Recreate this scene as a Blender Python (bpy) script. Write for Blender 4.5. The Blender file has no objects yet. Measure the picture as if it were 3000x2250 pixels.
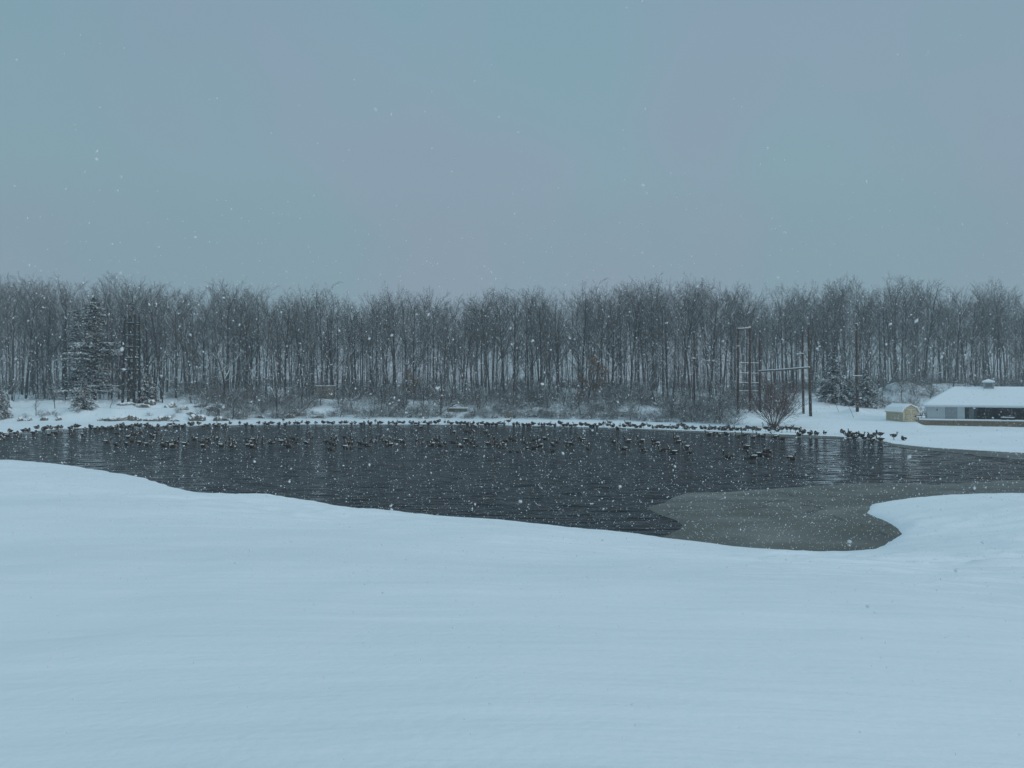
import bpy, math, random
import numpy as np
from mathutils import Vector, Matrix
R = math.radians
random.seed(7); rng = np.random.default_rng(7)
scene = bpy.context.scene
COL = scene.collection
# ------------------------------------------------------------------ camera
CAM_H = 6.8; FPX = 2254.0
cd = bpy.data.cameras.new('camera'); cam = bpy.data.objects.new('camera', cd); COL.objects.link(cam)
cam.location = (0, 0, CAM_H); cam.rotation_euler = (R(90), 0, 0)
cd.sensor_width = 36; cd.lens = 36*FPX/3000; cd.clip_start = 0.1; cd.clip_end = 3000
cd.dof.use_dof = True; cd.dof.focus_distance = 18; cd.dof.aperture_fstop = 6.5
scene.camera = cam
# ------------------------------------------------------------------ light and exposure
SUN_EL, SUN_AZ = 20, 118
wd = bpy.data.worlds.new('World'); scene.world = wd; wd.use_nodes = True
nt = wd.node_tree; N = nt.nodes; L = nt.links
N.clear()
out = N.new('ShaderNodeOutputWorld'); bg = N.new('ShaderNodeBackground')
sky = N.new('ShaderNodeTexSky'); sky.sky_type = 'NISHITA'; sky.sun_disc = False
sky.sun_elevation = R(SUN_EL); sky.sun_rotation = R(SUN_AZ); sky.air_density = 1.0; sky.dust_density = 3
skm = N.new('ShaderNodeMix'); skm.data_type = 'RGBA'; skm.blend_type = 'MULTIPLY'; skm.inputs[0].default_value = 1
skm.inputs[7].default_value = (0.05, 0.05, 0.05, 1); L.new(sky.outputs[0], skm.inputs[6])
tc = N.new('ShaderNodeTexCoord'); sep = N.new('ShaderNodeSeparateXYZ'); L.new(tc.outputs['Generated'], sep.inputs[0])
ramp = N.new('ShaderNodeValToRGB'); L.new(sep.outputs[2], ramp.inputs[0])
e = ramp.color_ramp.elements
e[0].position = 0.0; e[0].color = (0.215, 0.298, 0.352, 1)
e[1].position = 1.0; e[1].color = (0.48, 0.76, 0.90, 1)
for p, c in ((0.10, (0.222, 0.312, 0.370)), (0.25, (0.228, 0.340, 0.405)), (0.45, (0.212, 0.336, 0.412)), (0.60, (0.29, 0.43, 0.52))):
    q = e.new(p); q.color = c + (1,)
def wnoise(scale, detail, lo, hi, ca, cb):
    n = N.new('ShaderNodeTexNoise'); n.inputs['Scale'].default_value = scale; n.inputs['Detail'].default_value = detail
    L.new(tc.outputs['Generated'], n.inputs['Vector'])
    r = N.new('ShaderNodeValToRGB'); r.color_ramp.elements[0].position = lo; r.color_ramp.elements[1].position = hi
    r.color_ramp.elements[0].color = ca + (1,); r.color_ramp.elements[1].color = cb + (1,)
    L.new(n.outputs[0], r.inputs[0]); return r.outputs[0]
def wmul(a, b):
    m = N.new('ShaderNodeMix'); m.data_type = 'RGBA'; m.blend_type = 'MULTIPLY'; m.inputs[0].default_value = 1
    L.new(a, m.inputs[6]); L.new(b, m.inputs[7]); return m.outputs[2]
c = wmul(ramp.outputs[0], wnoise(3.2, 2, 0.42, 0.60, (1.08, 0.99, 1.02), (0.97, 1.01, 1.0)))
c = wmul(c, wnoise(1.6, 2, 0.3, 0.7, (0.95, 0.95, 0.96), (1.06, 1.05, 1.05)))
mx = N.new('ShaderNodeMix'); mx.data_type = 'RGBA'; mx.inputs[0].default_value = 0.96
L.new(skm.outputs[2], mx.inputs[6]); L.new(c, mx.inputs[7]); L.new(mx.outputs[2], bg.inputs[0])
bg.inputs[1].default_value = 1.04; L.new(bg.outputs[0], out.inputs[0])
sl = bpy.data.lights.new('sun', 'SUN'); sl.energy = 0.85; sl.angle = R(12); sl.color = (1.0, 0.97, 0.93)
so = bpy.data.objects.new('sun', sl); COL.objects.link(so); so.location = (0, 0, 80)
so.rotation_euler = (R(90-SUN_EL), 0, R(180-SUN_AZ))
scene.view_settings.view_transform = 'Standard'; scene.view_settings.look = 'None'
scene.view_settings.exposure = 0.0; scene.view_settings.gamma = 1.0
scene.cycles.max_bounces = 6; scene.cycles.volume_bounces = 1; scene.cycles.transparent_max_bounces = 4
scene.cycles.volume_step_rate = 5

# ------------------------------------------------------------------ helpers
def tag(o, label=None, cat=None, group=None, kind=None):
    if label: o['label'] = label
    if cat: o['category'] = cat
    if group: o['group'] = group
    if kind: o['kind'] = kind
    return o
def new_mesh(name, V, quads=None, tris=None, mats=(), smooth=False, mi=None):
    me = bpy.data.meshes.new(name)
    V = np.asarray(V, dtype=np.float32); faces = []
    nq = 0 if quads is None else len(quads); ntr = 0 if tris is None else len(tris)
    loops = []
    if nq: loops.append(np.asarray(quads, dtype=np.int32).ravel())
    if ntr: loops.append(np.asarray(tris, dtype=np.int32).ravel())
    lp = np.concatenate(loops)
    starts = np.concatenate([np.arange(nq)*4, nq*4 + np.arange(ntr)*3]).astype(np.int32)
    me.vertices.add(len(V)); me.vertices.foreach_set('co', V.ravel())
    me.loops.add(len(lp)); me.loops.foreach_set('vertex_index', lp)
    me.polygons.add(nq+ntr); me.polygons.foreach_set('loop_start', starts)
    if mi is not None: me.polygons.foreach_set('material_index', np.asarray(mi, dtype=np.int32))
    me.polygons.foreach_set('use_smooth', np.full(nq+ntr, bool(smooth)))
    me.update(calc_edges=True); me.validate()
    for m in mats: me.materials.append(m)
    return me
def link(name, data, parent=None, loc=None):
    o = bpy.data.objects.new(name, data); COL.objects.link(o)
    if parent is not None: o.parent = parent
    if loc is not None: o.location = loc
    return o
def thing(name, label, cat, loc, rz=0, group=None, scale=1):
    o = link(name, None); o.location = loc; o.rotation_euler = (0, 0, rz); o.scale = (scale,)*3
    o.empty_display_size = 0.3
    return tag(o, label, cat, group)
class MB:
    """collects boxes, tubes and prisms into one mesh"""
    def __init__(s): s.v = []; s.f = []
    def add(s, vs, fs):
        b = len(s.v); s.v += [tuple(v) for v in vs]; s.f += [tuple(i+b for i in f) for f in fs]
    def box(s, x0, y0, z0, x1, y1, z1):
        s.add([(x0,y0,z0),(x1,y0,z0),(x1,y1,z0),(x0,y1,z0),(x0,y0,z1),(x1,y0,z1),(x1,y1,z1),(x0,y1,z1)],
              [(0,3,2,1),(4,5,6,7),(0,1,5,4),(1,2,6,5),(2,3,7,6),(3,0,4,7)])
    def tube(s, pts, rad, k=8, caps=True):
        pts = [Vector(p) for p in pts]; n = len(pts)
        if not hasattr(rad, '__len__'): rad = [rad]*n
        vs = []; fs = []
        for i, p in enumerate(pts):
            d = (pts[min(i+1, n-1)] - pts[max(i-1, 0)]).normalized()
            a = d.cross(Vector((0, 0, 1)) if abs(d.z) < 0.9 else Vector((1, 0, 0))).normalized(); b = d.cross(a)
            for j in range(k):
                t = 2*math.pi*j/k; vs.append(p + (a*math.cos(t) + b*math.sin(t))*rad[i])
        for i in range(n-1):
            for j in range(k):
                j2 = (j+1) % k; fs.append((i*k+j, i*k+j2, (i+1)*k+j2, (i+1)*k+j))
        if caps: fs.append(tuple(range(k-1, -1, -1))); fs.append(tuple((n-1)*k+j for j in range(k)))
        s.add(vs, fs)
    def beam(s, p0, p1, w, h):
        p0 = Vector(p0); p1 = Vector(p1); d = (p1-p0).normalized()
        a = d.cross(Vector((0, 0, 1)) if abs(d.z) < 0.9 else Vector((0, 1, 0))).normalized()*w/2; b = a.cross(d).normalized()*h/2
        vs = [p0-a-b, p0+a-b, p0+a+b, p0-a+b, p1-a-b, p1+a-b, p1+a+b, p1-a+b]
        s.add(vs, [(0,3,2,1),(4,5,6,7),(0,1,5,4),(1,2,6,5),(2,3,7,6),(3,0,4,7)])
    def build(s, name, mat, parent=None, smooth=False):
        me = bpy.data.meshes.new(name); me.from_pydata(s.v, [], s.f); me.update()
        if mat: me.materials.append(mat)
        if smooth:
            for p in me.polygons: p.use_smooth = True
        return link(name, me, parent)

def vnoise(x, y, seed=0):
    x = np.asarray(x, dtype=np.float64); y = np.asarray(y, dtype=np.float64)
    xi = np.floor(x).astype(np.int64); yi = np.floor(y).astype(np.int64); fx = x-xi; fy = y-yi
    fx = fx*fx*(3-2*fx); fy = fy*fy*(3-2*fy)
    def h(a, b):
        n = (a*374761393 + b*668265263 + seed*1442695041) & 0xffffffff
        n = ((n ^ (n >> 13))*1274126177) & 0xffffffff
        return ((n ^ (n >> 16)) & 0xffff)/65535.0
    return (h(xi,yi)*(1-fx)+h(xi+1,yi)*fx)*(1-fy)+(h(xi,yi+1)*(1-fx)+h(xi+1,yi+1)*fx)*fy
def fbm(x, y, o=4, seed=0):
    s = 0; a = 0.5
    for i in range(o): s = s + a*(vnoise(x*2**i, y*2**i, seed+i)-0.5); a *= 0.5
    return s*2

# ------------------------------------------------------------------ materials
def mat(name, col=(0.5,)*3, rough=0.8, spec=0.3):
    m = bpy.data.materials.new(name); m.use_nodes = True; b = m.node_tree.nodes['Principled BSDF']
    b.inputs['Base Color'].default_value = tuple(col)+(1,); b.inputs['Roughness'].default_value = rough
    b.inputs['Specular IOR Level'].default_value = spec
    return m, m.node_tree.nodes, m.node_tree.links, b
def nnoise(n, l, scale, detail=4, coord='Object', mapscale=(1,1,1)):
    t = n.new('ShaderNodeTexCoord'); mp = n.new('ShaderNodeMapping'); mp.inputs['Scale'].default_value = mapscale
    l.new(t.outputs[coord], mp.inputs[0]); x = n.new('ShaderNodeTexNoise'); x.inputs['Scale'].default_value = scale
    x.inputs['Detail'].default_value = detail; l.new(mp.outputs[0], x.inputs['Vector']); return x.outputs[0]
def nramp(n, l, src, stops):
    r = n.new('ShaderNodeValToRGB'); l.new(src, r.inputs[0]); e = r.color_ramp.elements
    e[0].position, e[0].color = stops[0][0], tuple(stops[0][1])+(1,)
    e[1].position, e[1].color = stops[-1][0], tuple(stops[-1][1])+(1,)
    for p, c in stops[1:-1]: q = e.new(p); q.color = tuple(c)+(1,)
    return r.outputs[0]
def math_n(n, l, op, a, b, clamp=False):
    m = n.new('ShaderNodeMath'); m.operation = op; m.use_clamp = clamp
    for i, v in ((0, a), (1, b)):
        if isinstance(v, (int, float)): m.inputs[i].default_value = v
        else: l.new(v, m.inputs[i])
    return m.outputs[0]
def cmix(n, l, fac, a, b):
    m = n.new('ShaderNodeMix'); m.data_type = 'RGBA'
    l.new(fac, m.inputs[0])
    for i, v in ((6, a), (7, b)):
        if isinstance(v, tuple): m.inputs[i].default_value = v+(1,)
        else: l.new(v, m.inputs[i])
    return m.outputs[2]
def snow_mix(m, n, l, b, base, lo, hi, patch=0.5, pscale=1.0, snow=(0.86, 0.88, 0.9)):
    """snow lies where the surface faces up, broken by patches"""
    g = n.new('ShaderNodeNewGeometry'); s = n.new('ShaderNodeSeparateXYZ'); l.new(g.outputs['True Normal'], s.inputs[0])
    mr = n.new('ShaderNodeMapRange'); mr.inputs[1].default_value = lo; mr.inputs[2].default_value = hi; l.new(s.outputs[2], mr.inputs[0])
    no = nnoise(n, l, pscale, 3)
    f = math_n(n, l, 'MULTIPLY', mr.outputs[0], nramp(n, l, no, ((patch-0.08, (0,)*3), (patch+0.08, (1,)*3))))
    l.new(cmix(n, l, f, base, snow), b.inputs['Base Color'])
def bark(name, ca, cb, lo=0.35, hi=0.7, patch=0.45, pscale=0.6):
    m, n, l, b = mat(name, ca, 0.9, 0.15)
    base = cmix(n, l, nnoise(n, l, 3.0, 4, 'Object', (1, 1, 0.2)), ca, cb)
    snow_mix(m, n, l, b, base, lo, hi, patch, pscale); return m
M_BARK = bark('bark', (0.036, 0.037, 0.037), (0.10, 0.10, 0.097), 0.25, 0.6, 0.44)
M_TWIG = bark('twig', (0.075, 0.077, 0.076), (0.145, 0.147, 0.143), 0.3, 0.7, 0.45)
M_BRUSH = bark('brush_twig', (0.06, 0.062, 0.06), (0.14, 0.138, 0.13), 0.25, 0.65, 0.43)
M_LIMB = bark('snowy_limb', (0.04, 0.038, 0.036), (0.08, 0.075, 0.07), 0.15, 0.5, 0.42)
M_REDTWIG = bark('red_twig', (0.11, 0.068, 0.066), (0.17, 0.11, 0.105), 0.6, 0.95, 0.56)
M_BUSHSTEM = bark('bush_stem', (0.055, 0.048, 0.04), (0.12, 0.105, 0.085), 0.3, 0.7, 0.5)

def snow_mat():
    m, n, l, b = mat('snow', (0.85, 0.88, 0.90), 0.75, 0.2)
    b.inputs['Subsurface Weight'].default_value = 0.0
    c1 = nramp(n, l, nnoise(n, l, 0.05, 4, 'Object', (1, 2.5, 1)), ((0.35, (0.80, 0.835, 0.86)), (0.65, (0.88, 0.905, 0.92))))
    l.new(c1, b.inputs['Base Color'])
    h1 = nnoise(n, l, 1.0, 5, 'Object', (0.10, 0.75, 0.3))   # wind-laid drifts, long across the slope
    h2 = nnoise(n, l, 1.0, 3, 'Object', (0.45, 2.4, 1.0))
    h3 = nnoise(n, l, 9.0, 4)
    h = math_n(n, l, 'ADD', math_n(n, l, 'MULTIPLY', h1, 0.12), math_n(n, l, 'ADD', math_n(n, l, 'MULTIPLY', h2, 0.03), math_n(n, l, 'MULTIPLY', h3, 0.012)))
    bp = n.new('ShaderNodeBump'); bp.inputs['Strength'].default_value = 0.8; bp.inputs['Distance'].default_value = 1.0
    l.new(h, bp.inputs['Height']); l.new(bp.outputs[0], b.inputs['Normal'])
    return m
M_SNOW = snow_mat()
M_SNOWCAP, n_, l_, b_ = mat('snow_cap', (0.86, 0.885, 0.9), 0.8, 0.2)

def water_mat():
    m, n, l, b = mat('pond_water', (0.010, 0.011, 0.013), 0.06, 0.5)
    b.inputs['IOR'].default_value = 1.33; b.inputs['Specular IOR Level'].default_value = 0.26
    t = n.new('ShaderNodeTexCoord'); sp = n.new('ShaderNodeSeparateXYZ'); l.new(t.outputs['Object'], sp.inputs[0])
    def slope(ms, seed):      # wave slopes taken straight from a noise field, so far ripples keep their steepness
        mp = n.new('ShaderNodeMapping'); mp.inputs['Scale'].default_value = ms; mp.inputs['Location'].default_value = (seed, seed*2, 0); l.new(t.outputs['Object'], mp.inputs[0])
        x = n.new('ShaderNodeTexNoise'); x.inputs['Scale'].default_value = 1; x.inputs['Detail'].default_value = 3; l.new(mp.outputs[0], x.inputs['Vector'])
        return math_n(n, l, 'SUBTRACT', x.outputs[0], 0.5)
    mr = n.new('ShaderNodeMapRange'); mr.inputs[1].default_value = 14; mr.inputs[2].default_value = 40
    mr.inputs[3].default_value = 1.0; mr.inputs[4].default_value = 1.9; l.new(sp.outputs[0], mr.inputs[0])
    patch = nramp(n, l, nnoise(n, l, 0.05, 3, 'Object', (1, 3.0, 1)), ((0.35, (0.75,)*3), (0.6, (1,)*3)))
    k = math_n(n, l, 'MULTIPLY', mr.outputs[0], patch)
    sy = math_n(n, l, 'ADD', math_n(n, l, 'MULTIPLY', slope((0.40, 2.4, 1), 3.1), 3.0), math_n(n, l, 'MULTIPLY', slope((2.5, 9.0, 1), 7.7), 1.0))
    sx = math_n(n, l, 'ADD', math_n(n, l, 'MULTIPLY', slope((0.8, 2.2, 1), 13.3), 1.0), math_n(n, l, 'MULTIPLY', slope((3.5, 8.0, 1), 17.9), 0.9))
    cb = n.new('ShaderNodeCombineXYZ'); l.new(math_n(n, l, 'MULTIPLY', sx, k), cb.inputs[0]); l.new(math_n(n, l, 'SUBTRACT', math_n(n, l, 'MULTIPLY', sy, k), 0.13), cb.inputs[1]); cb.inputs[2].default_value = 1
    nv = n.new('ShaderNodeVectorMath'); nv.operation = 'NORMALIZE'; l.new(cb.outputs[0], nv.inputs[0]); l.new(nv.outputs[0], b.inputs['Normal']); return m
M_WATER = water_mat()
def ice_mat():
    m, n, l, b = mat('slush_ice', (0.12, 0.135, 0.135), 0.6, 0.15)
    base = nramp(n, l, nnoise(n, l, 0.35, 5, 'Object', (0.6, 1.2, 1)), ((0.32, (0.095, 0.098, 0.084)), (0.5, (0.135, 0.137, 0.12)), (0.66, (0.20, 0.20, 0.18))))
    sp = n.new('ShaderNodeTexVoronoi'); sp.inputs['Scale'].default_value = 3.2; sp.inputs['Randomness'].default_value = 1
    t = n.new('ShaderNodeTexCoord'); l.new(t.outputs['Object'], sp.inputs['Vector'])
    dots = nramp(n, l, sp.outputs['Distance'], ((0.07, (1,)*3), (0.14, (0,)*3)))
    cr = n.new('ShaderNodeTexVoronoi'); cr.feature = 'DISTANCE_TO_EDGE'; cr.inputs['Scale'].default_value = 0.11
    wn = n.new('ShaderNodeTexNoise'); wn.inputs['Scale'].default_value = 0.5; wn.inputs['Detail'].default_value = 4; l.new(t.outputs['Object'], wn.inputs['Vector'])
    va = n.new('ShaderNodeVectorMath'); va.operation = 'MULTIPLY_ADD'; l.new(wn.outputs['Color'], va.inputs[0]); va.inputs[1].default_value = (3.5, 3.5, 0); l.new(t.outputs['Object'], va.inputs[2]); l.new(va.outputs[0], cr.inputs['Vector'])
    ck = nramp(n, l, cr.outputs['Distance'], ((0.002, (1,)*3), (0.007, (0,)*3)))
    wet = nramp(n, l, nnoise(n, l, 0.16, 4, 'Object', (0.7, 1.6, 1)), ((0.52, (0,)*3), (0.68, (0.55,)*3)))
    base = cmix(n, l, wet, base, (0.10, 0.11, 0.105)); base = cmix(n, l, math_n(n, l, 'MULTIPLY', ck, 0.8), base, (0.03, 0.035, 0.04))
    l.new(cmix(n, l, dots, base, (0.6, 0.64, 0.66)), b.inputs['Base Color']); return m
M_ICE = ice_mat()
def simple(name, ca, cb, scale=2, mapscale=(1,1,1), rough=0.8, spec=0.25, snow=None):
    m, n, l, b = mat(name, ca, rough, spec)
    base = cmix(n, l, nramp(n, l, nnoise(n, l, scale, 4, 'Object', mapscale), ((0.3, (0,)*3), (0.7, (1,)*3))), ca, cb)
    if snow: snow_mix(m, n, l, b, base, *snow)
    else: l.new(base, b.inputs['Base Color'])
    return m
M_POLE = simple('pole_wood', (0.042, 0.030, 0.026), (0.095, 0.068, 0.056), 2.5, (4, 4, 0.35))
M_TOWER = simple('dark_timber', (0.012, 0.015, 0.016), (0.03, 0.034, 0.036), 2.5, (4, 4, 0.35))
M_LOG = simple('log_wood', (0.11, 0.085, 0.07), (0.17, 0.14, 0.12), 3)
M_ROPE = simple('cable', (0.09, 0.1, 0.1), (0.2, 0.21, 0.21), 3)
M_ROCK = simple('rock', (0.075, 0.07, 0.058), (0.20, 0.19, 0.165), 1.6, (1, 1, 3), 0.9, 0.2, snow=(0.25, 0.55, 0.25, 0.8))
M_NEEDLE = simple('needles', (0.035, 0.052, 0.047), (0.075, 0.098, 0.088), 1.0, snow=(0.3, 0.8, 0.42, 1.5))
M_LEAF = simple('dry_leaves', (0.13, 0.075, 0.035), (0.22, 0.13, 0.07), 1.0)
M_GREENB = simple('mossy_stone', (0.06, 0.085, 0.055), (0.16, 0.18, 0.14), 3, snow=(0.3, 0.6, 0.2, 1.0))

# ------------------------------------------------------------------ the place: pond outline (image coordinates laid onto the water plane)
OV = 3000/2212
def on_water(px, py, z=0.0):
    y = FPX*(CAM_H-z)/(py-1125.0); return ((px-1500)/FPX*y, y)
def at(px, y, z): return ((px-1500)/FPX*y, y, z)
near = [(0,994),(60,997),(130,1003),(200,1016),(300,1030),(340,1043),(385,1058),(430,1066),(500,1069),(590,1070),(640,1080),
        (720,1093),(760,1101),(850,1107),(960,1118),(1050,1122),(1150,1132),(1250,1143),(1330,1150),(1430,1162),(1530,1177),
        (1640,1188),(1740,1194),(1810,1195),(1870,1190),(1910,1177),(1940,1160),(1945,1145),(1920,1128),(1880,1115),(1870,1102),
        (1885,1090),(1930,1082),(2000,1075),(2080,1069),(2212,1067)]
near = [(x*OV, y*OV) for x, y in near]
near = [(-700, 1330), (-300, 1338)] + near + [(3300, 1452), (3800, 1440)]
far = [(3800,1350),(3300,1338),(3000,1328),(2809,1317),(2691,1309),(2621,1301),(2562,1288),(2515,1284.5),(2458,1279),(2400,1277),
       (2305,1273.5),(2164,1267),(2020,1262),(1935,1259),(1829,1254.7),(1688,1250.5),(1500,1246.5),(1400,1244),(1000,1243),(700,1244.5),
       (517,1247.5),(400,1250.5),(282,1252.5),(188,1256.5),(117,1262),(47,1267.5),(0,1271),(-300,1282),(-700,1300)]
POND = np.array([on_water(*p) for p in near+far])
def smooth_poly(P, n=2):
    for _ in range(n):
        Q = np.roll(P, -1, 0); P = np.stack([0.75*P+0.25*Q, 0.25*P+0.75*Q], 1).reshape(-1, 2)
    return P
POND = smooth_poly(POND, 2)
def sdf(X, Y, P):
    """signed distance, positive outside"""
    sh = X.shape; X = X.ravel(); Y = Y.ravel(); best = np.full(X.shape, 1e18); ins = np.zeros(X.shape, bool)
    for i in range(len(P)):
        ax, ay = P[i]; bx, by = P[(i+1) % len(P)]; dx, dy = bx-ax, by-ay; L2 = dx*dx+dy*dy+1e-12
        t = np.clip(((X-ax)*dx+(Y-ay)*dy)/L2, 0, 1); best = np.minimum(best, (X-ax-t*dx)**2+(Y-ay-t*dy)**2)
        if by != ay: ins ^= ((ay > Y) != (by > Y)) & (X < (bx-ax)*(Y-ay)/(by-ay)+ax)
    d = np.sqrt(best); d[ins] *= -1; return d.reshape(sh)
# far-side ground profiles: column -> (depth, height) knots
PROF = {
 -600: [(137,.1),(150,1.6),(162,3.0),(200,4.8),(440,6.2)],
 0:    [(137,.1),(148,1.0),(162,2.9),(200,4.8),(440,6.2)],
 140:  [(137,.1),(147,1.2),(160,2.7),(200,4.8),(440,6.2)],
 330:  [(137,.1),(143,1.8),(155,2.7),(200,5.0),(440,6.2)],
 600:  [(139,.1),(146,1.5),(158,2.9),(200,5.0),(440,6.2)],
 760:  [(148,.1),(157,1.5),(172,3.3),(205,5.4),(440,6.2)],
 1500: [(148,.1),(158,1.6),(172,3.2),(205,5.5),(440,6.2)],
 1800: [(142,.1),(153,1.5),(170,3.0),(205,5.5),(440,6.2)],
 2050: [(131,.1),(143,1.1),(162,2.4),(205,5.2),(440,6.2)],
 2170: [(126,.1),(136,1.4),(155,2.2),(205,5.2),(440,6.2)],
 2330: [(121,.15),(130,.7),(150,1.9),(205,5.4),(440,6.2)],
 2560: [(117,.15),(127,.75),(150,1.6),(200,5.6),(440,7)],
 2685: [(114,.15),(124,.72),(150,1.0),(195,5.8),(440,7)],
 2705: [(110,.10),(123.0,.14),(150,1.0),(195,5.9),(440,7)],
 3000: [(100,.10),(117,.14),(150,1.2),(195,6.0),(440,7)],
 3700: [(90,.10),(112,.3),(150,2.2),(195,6.5),(440,7)],
}
PX = sorted(PROF); PK = np.array([PROF[p] for p in PX])
def far_z(X, Y):
    px = np.clip(1500+FPX*X/np.maximum(Y, 1), PX[0], PX[-1])
    K = [[np.interp(px, PX, PK[:, k, c]) for c in (0, 1)] for k in range(5)]
    z = np.full(px.shape, 0.07)
    pd, pz = np.maximum(K[0][0]-0.6, 1), np.full(px.shape, 0.07)
    for d, h in [(K[0][0], K[0][1]+0.0)]+[tuple(k) for k in K[1:]]:
        t = np.clip((Y-pd)/np.maximum(d-pd, 1e-3), 0, 1); z = np.where(Y > pd, pz+(h-pz)*t, z); pd, pz = d, h
    bank = np.clip((Y-K[0][0])/8, 0, 1)
    z = z + bank*(0.9*fbm(X/9, Y/7, 4, 3)+0.25*fbm(X/1.8, Y/1.8, 3, 5))*np.clip((2350-px)/250, 0.15, 1)
    led = np.clip((720-px)/120, 0, 1)*bank                   # rock ledges under the snow on the left bank
    z = z + led*0.5*(np.round(z/0.7)*0.7-z)
    return z
BUMPS = [(2650, 172, 4.0, 6, 8), (2505, 140, 1.3, 2.0, 3.0), (2380, 160, 0.9, 7, 7), (2200, 138, 0.7, 3, 5), (215, 143, 0.7, 5, 4), (2780, 185, 2.0, 10, 7), (2960, 178, 1.6, 9, 5)]
nearD = [( (x), on_water(x, y)[1]) for x, y in near if True]
def ground_z(X, Y, S=None):
    X = np.asarray(X, float); Y = np.asarray(Y, float)
    if S is None: S = sdf(X, Y, POND)
    S2 = S + (0.34*fbm(X/1.5, Y/1.5, 3, 11)+.20*np.abs(fbm(X/.55, Y/.75, 2, 13)))*np.clip(Y/55, 0.7, 1)
    Sp = np.maximum(S2, 0); r = np.sqrt(X*X+Y*Y)
    zn = 5.15*Sp/(Sp+r+1e-6) + 0.10*(1-np.exp(-Sp/0.25))
    zn = zn + np.clip(Sp/6, 0, 1)*(0.20*fbm(X/7, Y/9+3, 4, 21)*np.clip(r/14, 0.15, 1))
    rp = 1-2*np.abs(fbm(X/3.2+.25*Y, Y/.9, 3, 71)); rp2 = np.maximum(0, fbm(X/2.4-.15*Y, Y/.45, 3, 81))
    pm = np.clip(.5+2.2*fbm(X/11, Y/6, 2, 83), 0, 1)
    zn = zn + np.clip(Sp/1.0, 0, 1)*np.clip((20-Sp)/14, 0.10, 1)*(.14*rp*rp+.20*rp2)*pm
    zf = far_z(X, Y)
    for (bx, by, h, sx, sy) in BUMPS:
        x0 = (bx-1500)/FPX*by; zf = zf + h*np.exp(-((X-x0)/sx)**2-((Y-by)/sy)**2)
    zf = np.where(zf > 0.07, zf, 0.07) * (1-np.exp(-Sp/0.15))
    px = 1500+FPX*X/np.maximum(Y, 1)
    mid = np.interp(px, [-700, 0, 500, 1500, 2300, 3000, 3800], [88, 86, 82, 75, 60, 60, 60])
    w = np.clip((Y-mid+4)/8, 0, 1); w = w*w*(3-2*w)
    z = zn*(1-w)+zf*w
    return np.where(S2 <= 0, np.maximum(S2*0.6, -1.2), z)
def gz(x, y): return float(ground_z(np.array([x]), np.array([y]))[0])

def build_ground():
    ys = list(np.arange(-40, 1, 4.0)); y = 1.0
    while y < 440: ys.append(y); y += max(0.12, 0.0068*y) if y < 215 else 4.0
    ys = np.array(ys); ui = np.arange(-0.80, 0.8001, 0.0036)
    t = np.array([1, .75, .5, .3, .18, .1, .05, .02]); 
    base = np.maximum(ys, 0)+12
    X = np.concatenate([np.stack([-0.8*base*(1-a)-420*a for a in t], 1), base[:, None]*ui[None], np.stack([0.8*base*(1-a)+420*a for a in t[::-1]], 1)], 1)
    Y = np.repeat(ys[:, None], X.shape[1], 1)
    Z = ground_z(X, Y)
    V = np.stack([X, Y, Z], 2).reshape(-1, 3); h, w = X.shape
    i = (np.arange(h-1)[:, None]*w+np.arange(w-1)[None]).ravel()
    me = new_mesh('ground', V, quads=np.stack([i, i+1, i+w+1, i+w], 1), mats=[M_SNOW], smooth=True)
    return tag(link('ground', me), kind='structure')
build_ground()
def flat_poly(name, P, z, m, zb=None):
    vs = [(x, y, z) for x, y in P]
    me = bpy.data.meshes.new(name); me.from_pydata(vs, [], [tuple(range(len(vs)))]); me.update(); me.materials.append(m)
    o = link(name, me); tag(o, kind='structure'); return o
me = bpy.data.meshes.new('water'); me.from_pydata([(-160,25,0),(160,25,0),(160,150,0),(-160,150,0)], [], [(0,1,2,3)]); me.materials.append(M_WATER)
tag(link('water', me), kind='structure')
ice1 = [(1360,1168),(1385,1160),(1430,1166),(1462,1150),(1478,1135),(1440,1118),(1403,1103),(1402,1093),(1440,1085),(1462,1070),(1500,1064),(1600,1063),(1700,1053),(1790,1048),(1880,1043),
        (1960,1046),(2040,1047),(2100,1041),(2160,1040),(2212,1036),(2500,1030),(2500,1085),(2212,1085),(2000,1100),(1960,1170),(1880,1215),(1700,1215),(1500,1190)]
ICE1 = smooth_poly(np.array([on_water(x*OV, y*OV) for x, y in ice1]), 2)
ICE1[:, 0] += 0.25*fbm(ICE1[:, 0], ICE1[:, 1], 3, 31); ICE1[:, 1] += 0.5*fbm(ICE1[:, 0]/1.5, ICE1[:, 1], 3, 32)
def ice_sheet(P, z=0.012, th=0.02):
    from mathutils.geometry import tessellate_polygon
    vs = [(x, y, z) for x, y in P]; n = len(vs)
    tr = tessellate_polygon([[Vector(v) for v in vs]])
    me = bpy.data.meshes.new('ice'); me.from_pydata(vs+[(x, y, z-th) for x, y, _ in vs], [], [tuple(t) for t in tr]+[(i, (i+1) % n, n+(i+1) % n, n+i) for i in range(n)])
    me.update(); me.materials.append(M_ICE); return tag(link('ice', me), kind='structure')
ice_sheet(ICE1)
ice2 = [(2470,1274),(2560,1290),(2640,1313),(2740,1322),(2845,1329),(2858,1336),(2930,1340),(3000,1348),(3400,1362),(3400,1325),(3000,1318),(2800,1308),(2600,1284)]
ice_sheet(smooth_poly(np.array([on_water(*p) for p in ice2]), 2))
ice3 = [(1750,1248),(1900,1262),(2020,1267),(2160,1274),(2300,1281),(2400,1284),(2480,1286),(2480,1270),(2300,1262),(2000,1250)]
ice_sheet(smooth_poly(np.array([on_water(*p) for p in ice3]), 2))

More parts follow.
